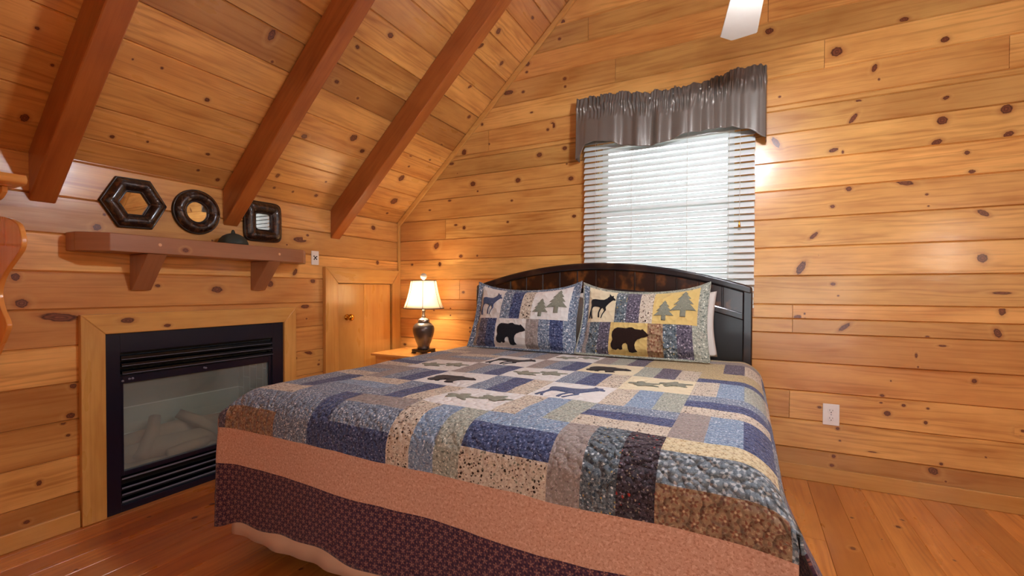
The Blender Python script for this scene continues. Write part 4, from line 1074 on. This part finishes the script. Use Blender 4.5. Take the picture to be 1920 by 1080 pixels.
# ---------------------------------------------------------------- nightstand and lamp
ns = thing('nightstand', 'orange pine nightstand in the corner left of the bed', 'nightstand', (.47, -.27, 0))
wbox('top', (.14, -.518, .638), (.80, -.03, .66), M['shelfpine'], 0, ns, .005)
wbox('cabinet', (.17, -.49, .14), (.77, -.045, .6375), M['shelfpine'], 2, ns, .003)
dw = wbox('drawer_front', (.19, -.504, .46), (.75, -.4905, .61), M['shelfpine'], 0, ns, .004)
bm = new_bm(); lathe(bm, [(.006, -.5045), (.006, -.515), (.014, -.522), (.012, -.53), (0, -.532)], (.47, 0, .535), 16, 'y'); link('knob', bm, M['brass'], dw, smooth=True)
for x in (.175, .735):
    for y in (-.485, -.08): wbox('leg', (x, y, .001), (x+.03, y+.03, .1395), M['shelfpine'], 2, ns)
LX, LY, LZ = .535, -.30, .6605
lp_ = thing('table_lamp', 'bronze vase table lamp with a lit white bell shade on the nightstand', 'lamp', (LX, LY, LZ))
bm = new_bm(); box(bm, (LX-.072, LY-.072, LZ+.012), (LX+.072, LY+.072, LZ+.036)); 
for sx in (-1, 1):
    for sy in (-1, 1): box(bm, (LX+sx*.058-.016, LY+sy*.058-.016, LZ), (LX+sx*.058+.016, LY+sy*.058+.016, LZ+.0125))
link('plinth', bm, M['plinth'], lp_, bevel=.004)
bm = new_bm(); lathe(bm, [(.052, .037), (.055, .043), (.049, .05), (.052, .065), (.066, .10), (.081, .145), (.090, .18), (.092, .205), (.088, .225), (.075, .245), (.055, .258), (.046, .262)], (LX, LY, LZ), 48); link('vase_body', bm, M['ceramic'], lp_, smooth=True)
bm = new_bm(); lathe(bm, [(.05, .262), (.053, .266), (.05, .272), (.052, .28), (.040, .292), (.022, .30), (.016, .304)], (LX, LY, LZ), 32); link('collar', bm, M['pewter'], lp_, smooth=True)
bm = new_bm(); lathe(bm, [(.015, .304), (.019, .312), (.012, .32), (.011, .35), (.017, .358), (.012, .366), (.012, .41)], (LX, LY, LZ), 20); link('stem', bm, M['pewter'], lp_, smooth=True)
SH = [(.170, .382), (.157, .41), (.140, .46), (.124, .52), (.112, .58), (.106, .618)]
def shade_pt(a, r, z):
    k = (a % (PI/3))-PI/6; f6 = math.cos(PI/6)/math.cos(k)*.0+1-.035*(1-math.cos(6*a+PI))*.5
    return Vector((LX+r*f6*math.cos(a), LY+r*f6*math.sin(a), LZ+z))
bm = new_bm(); rings = [[bm.verts.new(shade_pt(2*PI*i/72, r, z)) for i in range(72)] for r, z in SH]
for A, B in zip(rings, rings[1:]):
    for i in range(72): bm.faces.new((A[i], A[(i+1) % 72], B[(i+1) % 72], B[i]))
shd = link('shade', bm, M['shade'], lp_, smooth=True, solid=.0015)
for r, z in (SH[0], SH[-1]):
    bm = new_bm(); tube(bm, [shade_pt(2*PI*i/48, r+.001, z) for i in range(49)], .0032, 6); link('shade_trim', bm, M['shade_trim'], shd, smooth=True)
for k in range(6):
    a = PI/3*k+math.radians(5); bm = new_bm(); tube(bm, [shade_pt(a, r+.0022, z) for r, z in SH], .0022, 5); link('shade_rib', bm, M['shade_trim'], shd, smooth=True)
for k in range(3):
    bm = new_bm(); tube(bm, [(LX, LY, LZ+.615), shade_pt(2*PI*k/3, .105, .612)], .002, 5); link('shade_spider', bm, M['pewter'], shd)
bm = new_bm(); tube(bm, [(LX, LY, LZ+.40)]+[(LX+.05*math.sin(PI*t/8), LY, LZ+.40+.215*t/8) for t in range(1, 8)]+[(LX, LY, LZ+.618)], .002, 5); link('harp', bm, M['pewter'], lp_)
bm = new_bm(); lathe(bm, [(.006, .618), (.008, .625), (.012, .63), (.024, .64), (.028, .655), (.022, .672), (.01, .68), (0, .681)], (LX, LY, LZ), 24); link('finial', bm, M['whitewash'], lp_, smooth=True)
bm = new_bm(); lathe(bm, [(.012, .41), (.014, .43), (.028, .47), (.03, .49), (.02, .512), (0, .52)], (LX, LY, LZ), 20); link('bulb', bm, M['bulb'], lp_, smooth=True)
ld = bpy.data.lights.new('lamp_light', 'POINT'); ld.energy = LAMP_W; ld.color = (1, .82, .58); ld.shadow_soft_size = .03
lo = bpy.data.objects.new('lamp_light', ld); C.objects.link(lo); lo.location = (LX-.055, LY-.03, LZ+.50)

# a second lamp behind the camera, seen only as a sheen on the wall
fl_ = thing('floor_lamp', 'brass floor lamp with a lit white globe behind the camera', 'lamp', (5.3, -4.5, 0))
bm = new_bm(); lathe(bm, [(.15, .001), (.15, .02), (.02, .035), (.012, .06), (.012, 1.6), (.03, 1.62)], (5.3, -4.5, 0), 28); link('stand', bm, M['brass'], fl_, smooth=True)
bm = new_bm(); bmesh.ops.create_uvsphere(bm, u_segments=28, v_segments=16, radius=.12); bmesh.ops.translate(bm, verts=bm.verts, vec=(5.3, -4.5, 1.735)); link('lamp_globe', bm, M['globe2'], fl_, smooth=True)

# ---------------------------------------------------------------- ceiling fan
FX, FY_, FZ = 3.025, -1.575, 2.45
fan = thing('ceiling_fan', 'ceiling fan with whitewashed blades and three lit globes, blade tip at the top edge', 'ceiling fan', (FX, FY_, FZ))
bm = new_bm(); tube(bm, [(FX, FY_, FZ+.14), (FX, FY_, 4.60)], .013, 12); link('down_rod', bm, M['pewter'], fan, smooth=True)
bm = new_bm(); lathe(bm, [(.0, 4.45), (.05, 4.45), (.07, 4.52), (.075, 4.64)], (FX, FY_, 0), 24); link('canopy', bm, M['pewter'], fan, smooth=True)
bm = new_bm(); lathe(bm, [(.03, .16), (.06, .15), (.105, .12), (.12, .08), (.12, .03), (.10, 0), (.07, -.02), (.05, -.05), (.0, -.052)][::-1], (FX, FY_, FZ), 36); link('motor', bm, M['pewter'], fan, smooth=True)
a_tip = math.atan2(-.915-FY_, 2.945-FX)
for k in range(4):
    a = a_tip+2*PI*k/4; ca, sa = math.cos(a), math.sin(a)
    def F(p, q, d): 
        zz = FZ+d+q*math.tan(math.radians(7)); return Vector((FX+ca*p-sa*q, FY_+sa*p+ca*q, zz))
    bm = new_bm(); L = .705
    prism(bm, [(.17, -.055), (.17, .055), (L-.045, .081), (L-.038, .083), (L+.002, .03), (L-.0, .02), (L-.055, -.075), (L-.065, -.078)] if True else [], F, -.004, .004)
    grain_uv(bm, 2, k); bd = link('blade', bm, M['whitewash'], fan, bevel=.001)
    bm = new_bm(); prism(bm, [(.09, -.02), (.09, .02), (.24, .035), (.24, -.035)], F, -.010, -.0045); link('blade_arm', bm, M['pewter'], bd)
for k in range(3):
    a = 2*PI*k/3+.5; gx, gy, gz = FX+.072*math.cos(a), FY_+.072*math.sin(a), FZ-.062
    bm = new_bm(); tube(bm, [(FX, FY_, FZ-.03), (FX+.04*math.cos(a), FY_+.04*math.sin(a), FZ-.05), (gx-.03*math.cos(a), gy-.03*math.sin(a), gz)], .008, 8); arm = link('light_arm', bm, M['pewter'], fan, smooth=True)
    bm = new_bm(); bmesh.ops.create_uvsphere(bm, u_segments=24, v_segments=14, radius=.038)
    bmesh.ops.translate(bm, verts=bm.verts, vec=(gx, gy, gz)); link('light_globe', bm, M['globe'], fan, smooth=True)

# ---------------------------------------------------------------- bare trees outside the window
def tree(x, y, h, seed, lab):
    rnd = random.Random(seed); bm = new_bm(); z0 = -1.2
    def grow(p, d, L, r, lev):
        q = p+d*L; mid = (p+q)/2+Vector((rnd.uniform(-1, 1), rnd.uniform(-1, 1), 0))*L*.05
        tube(bm, [p, mid, q], [r, r*.85, r*.7], 6)
        if lev <= 0: return
        for _ in range(3 if lev > 1 else 4):
            nd = (d+Vector((rnd.uniform(-1, 1), rnd.uniform(-1, 1), rnd.uniform(-.2, .5)))*.75).normalized()
            grow(p+(q-p)*rnd.uniform(.5, 1), nd, L*rnd.uniform(.5, .75), r*.55, lev-1)
    grow(Vector((x, y, z0)), Vector((rnd.uniform(-.05, .05), 0, 1)), h, .09, 4)
    o = link('bare_tree', bm, M['bark']); tag(o, lab, 'tree', 'bare trees outside the window')
tree(1.6, 6.5, 3.0, 1, 'leafless winter tree seen through the middle of the window blind'); tree(-4.0, 12.5, 3.4, 3, 'leafless winter tree seen through the left side of the window blind')
bm = new_bm(); box(bm, (-14, .5, -1.4), (14, 24, -1.2)); g_ = link('ground', bm, plain('winter_ground', '#e4e6e4', .95)); struct(g_)
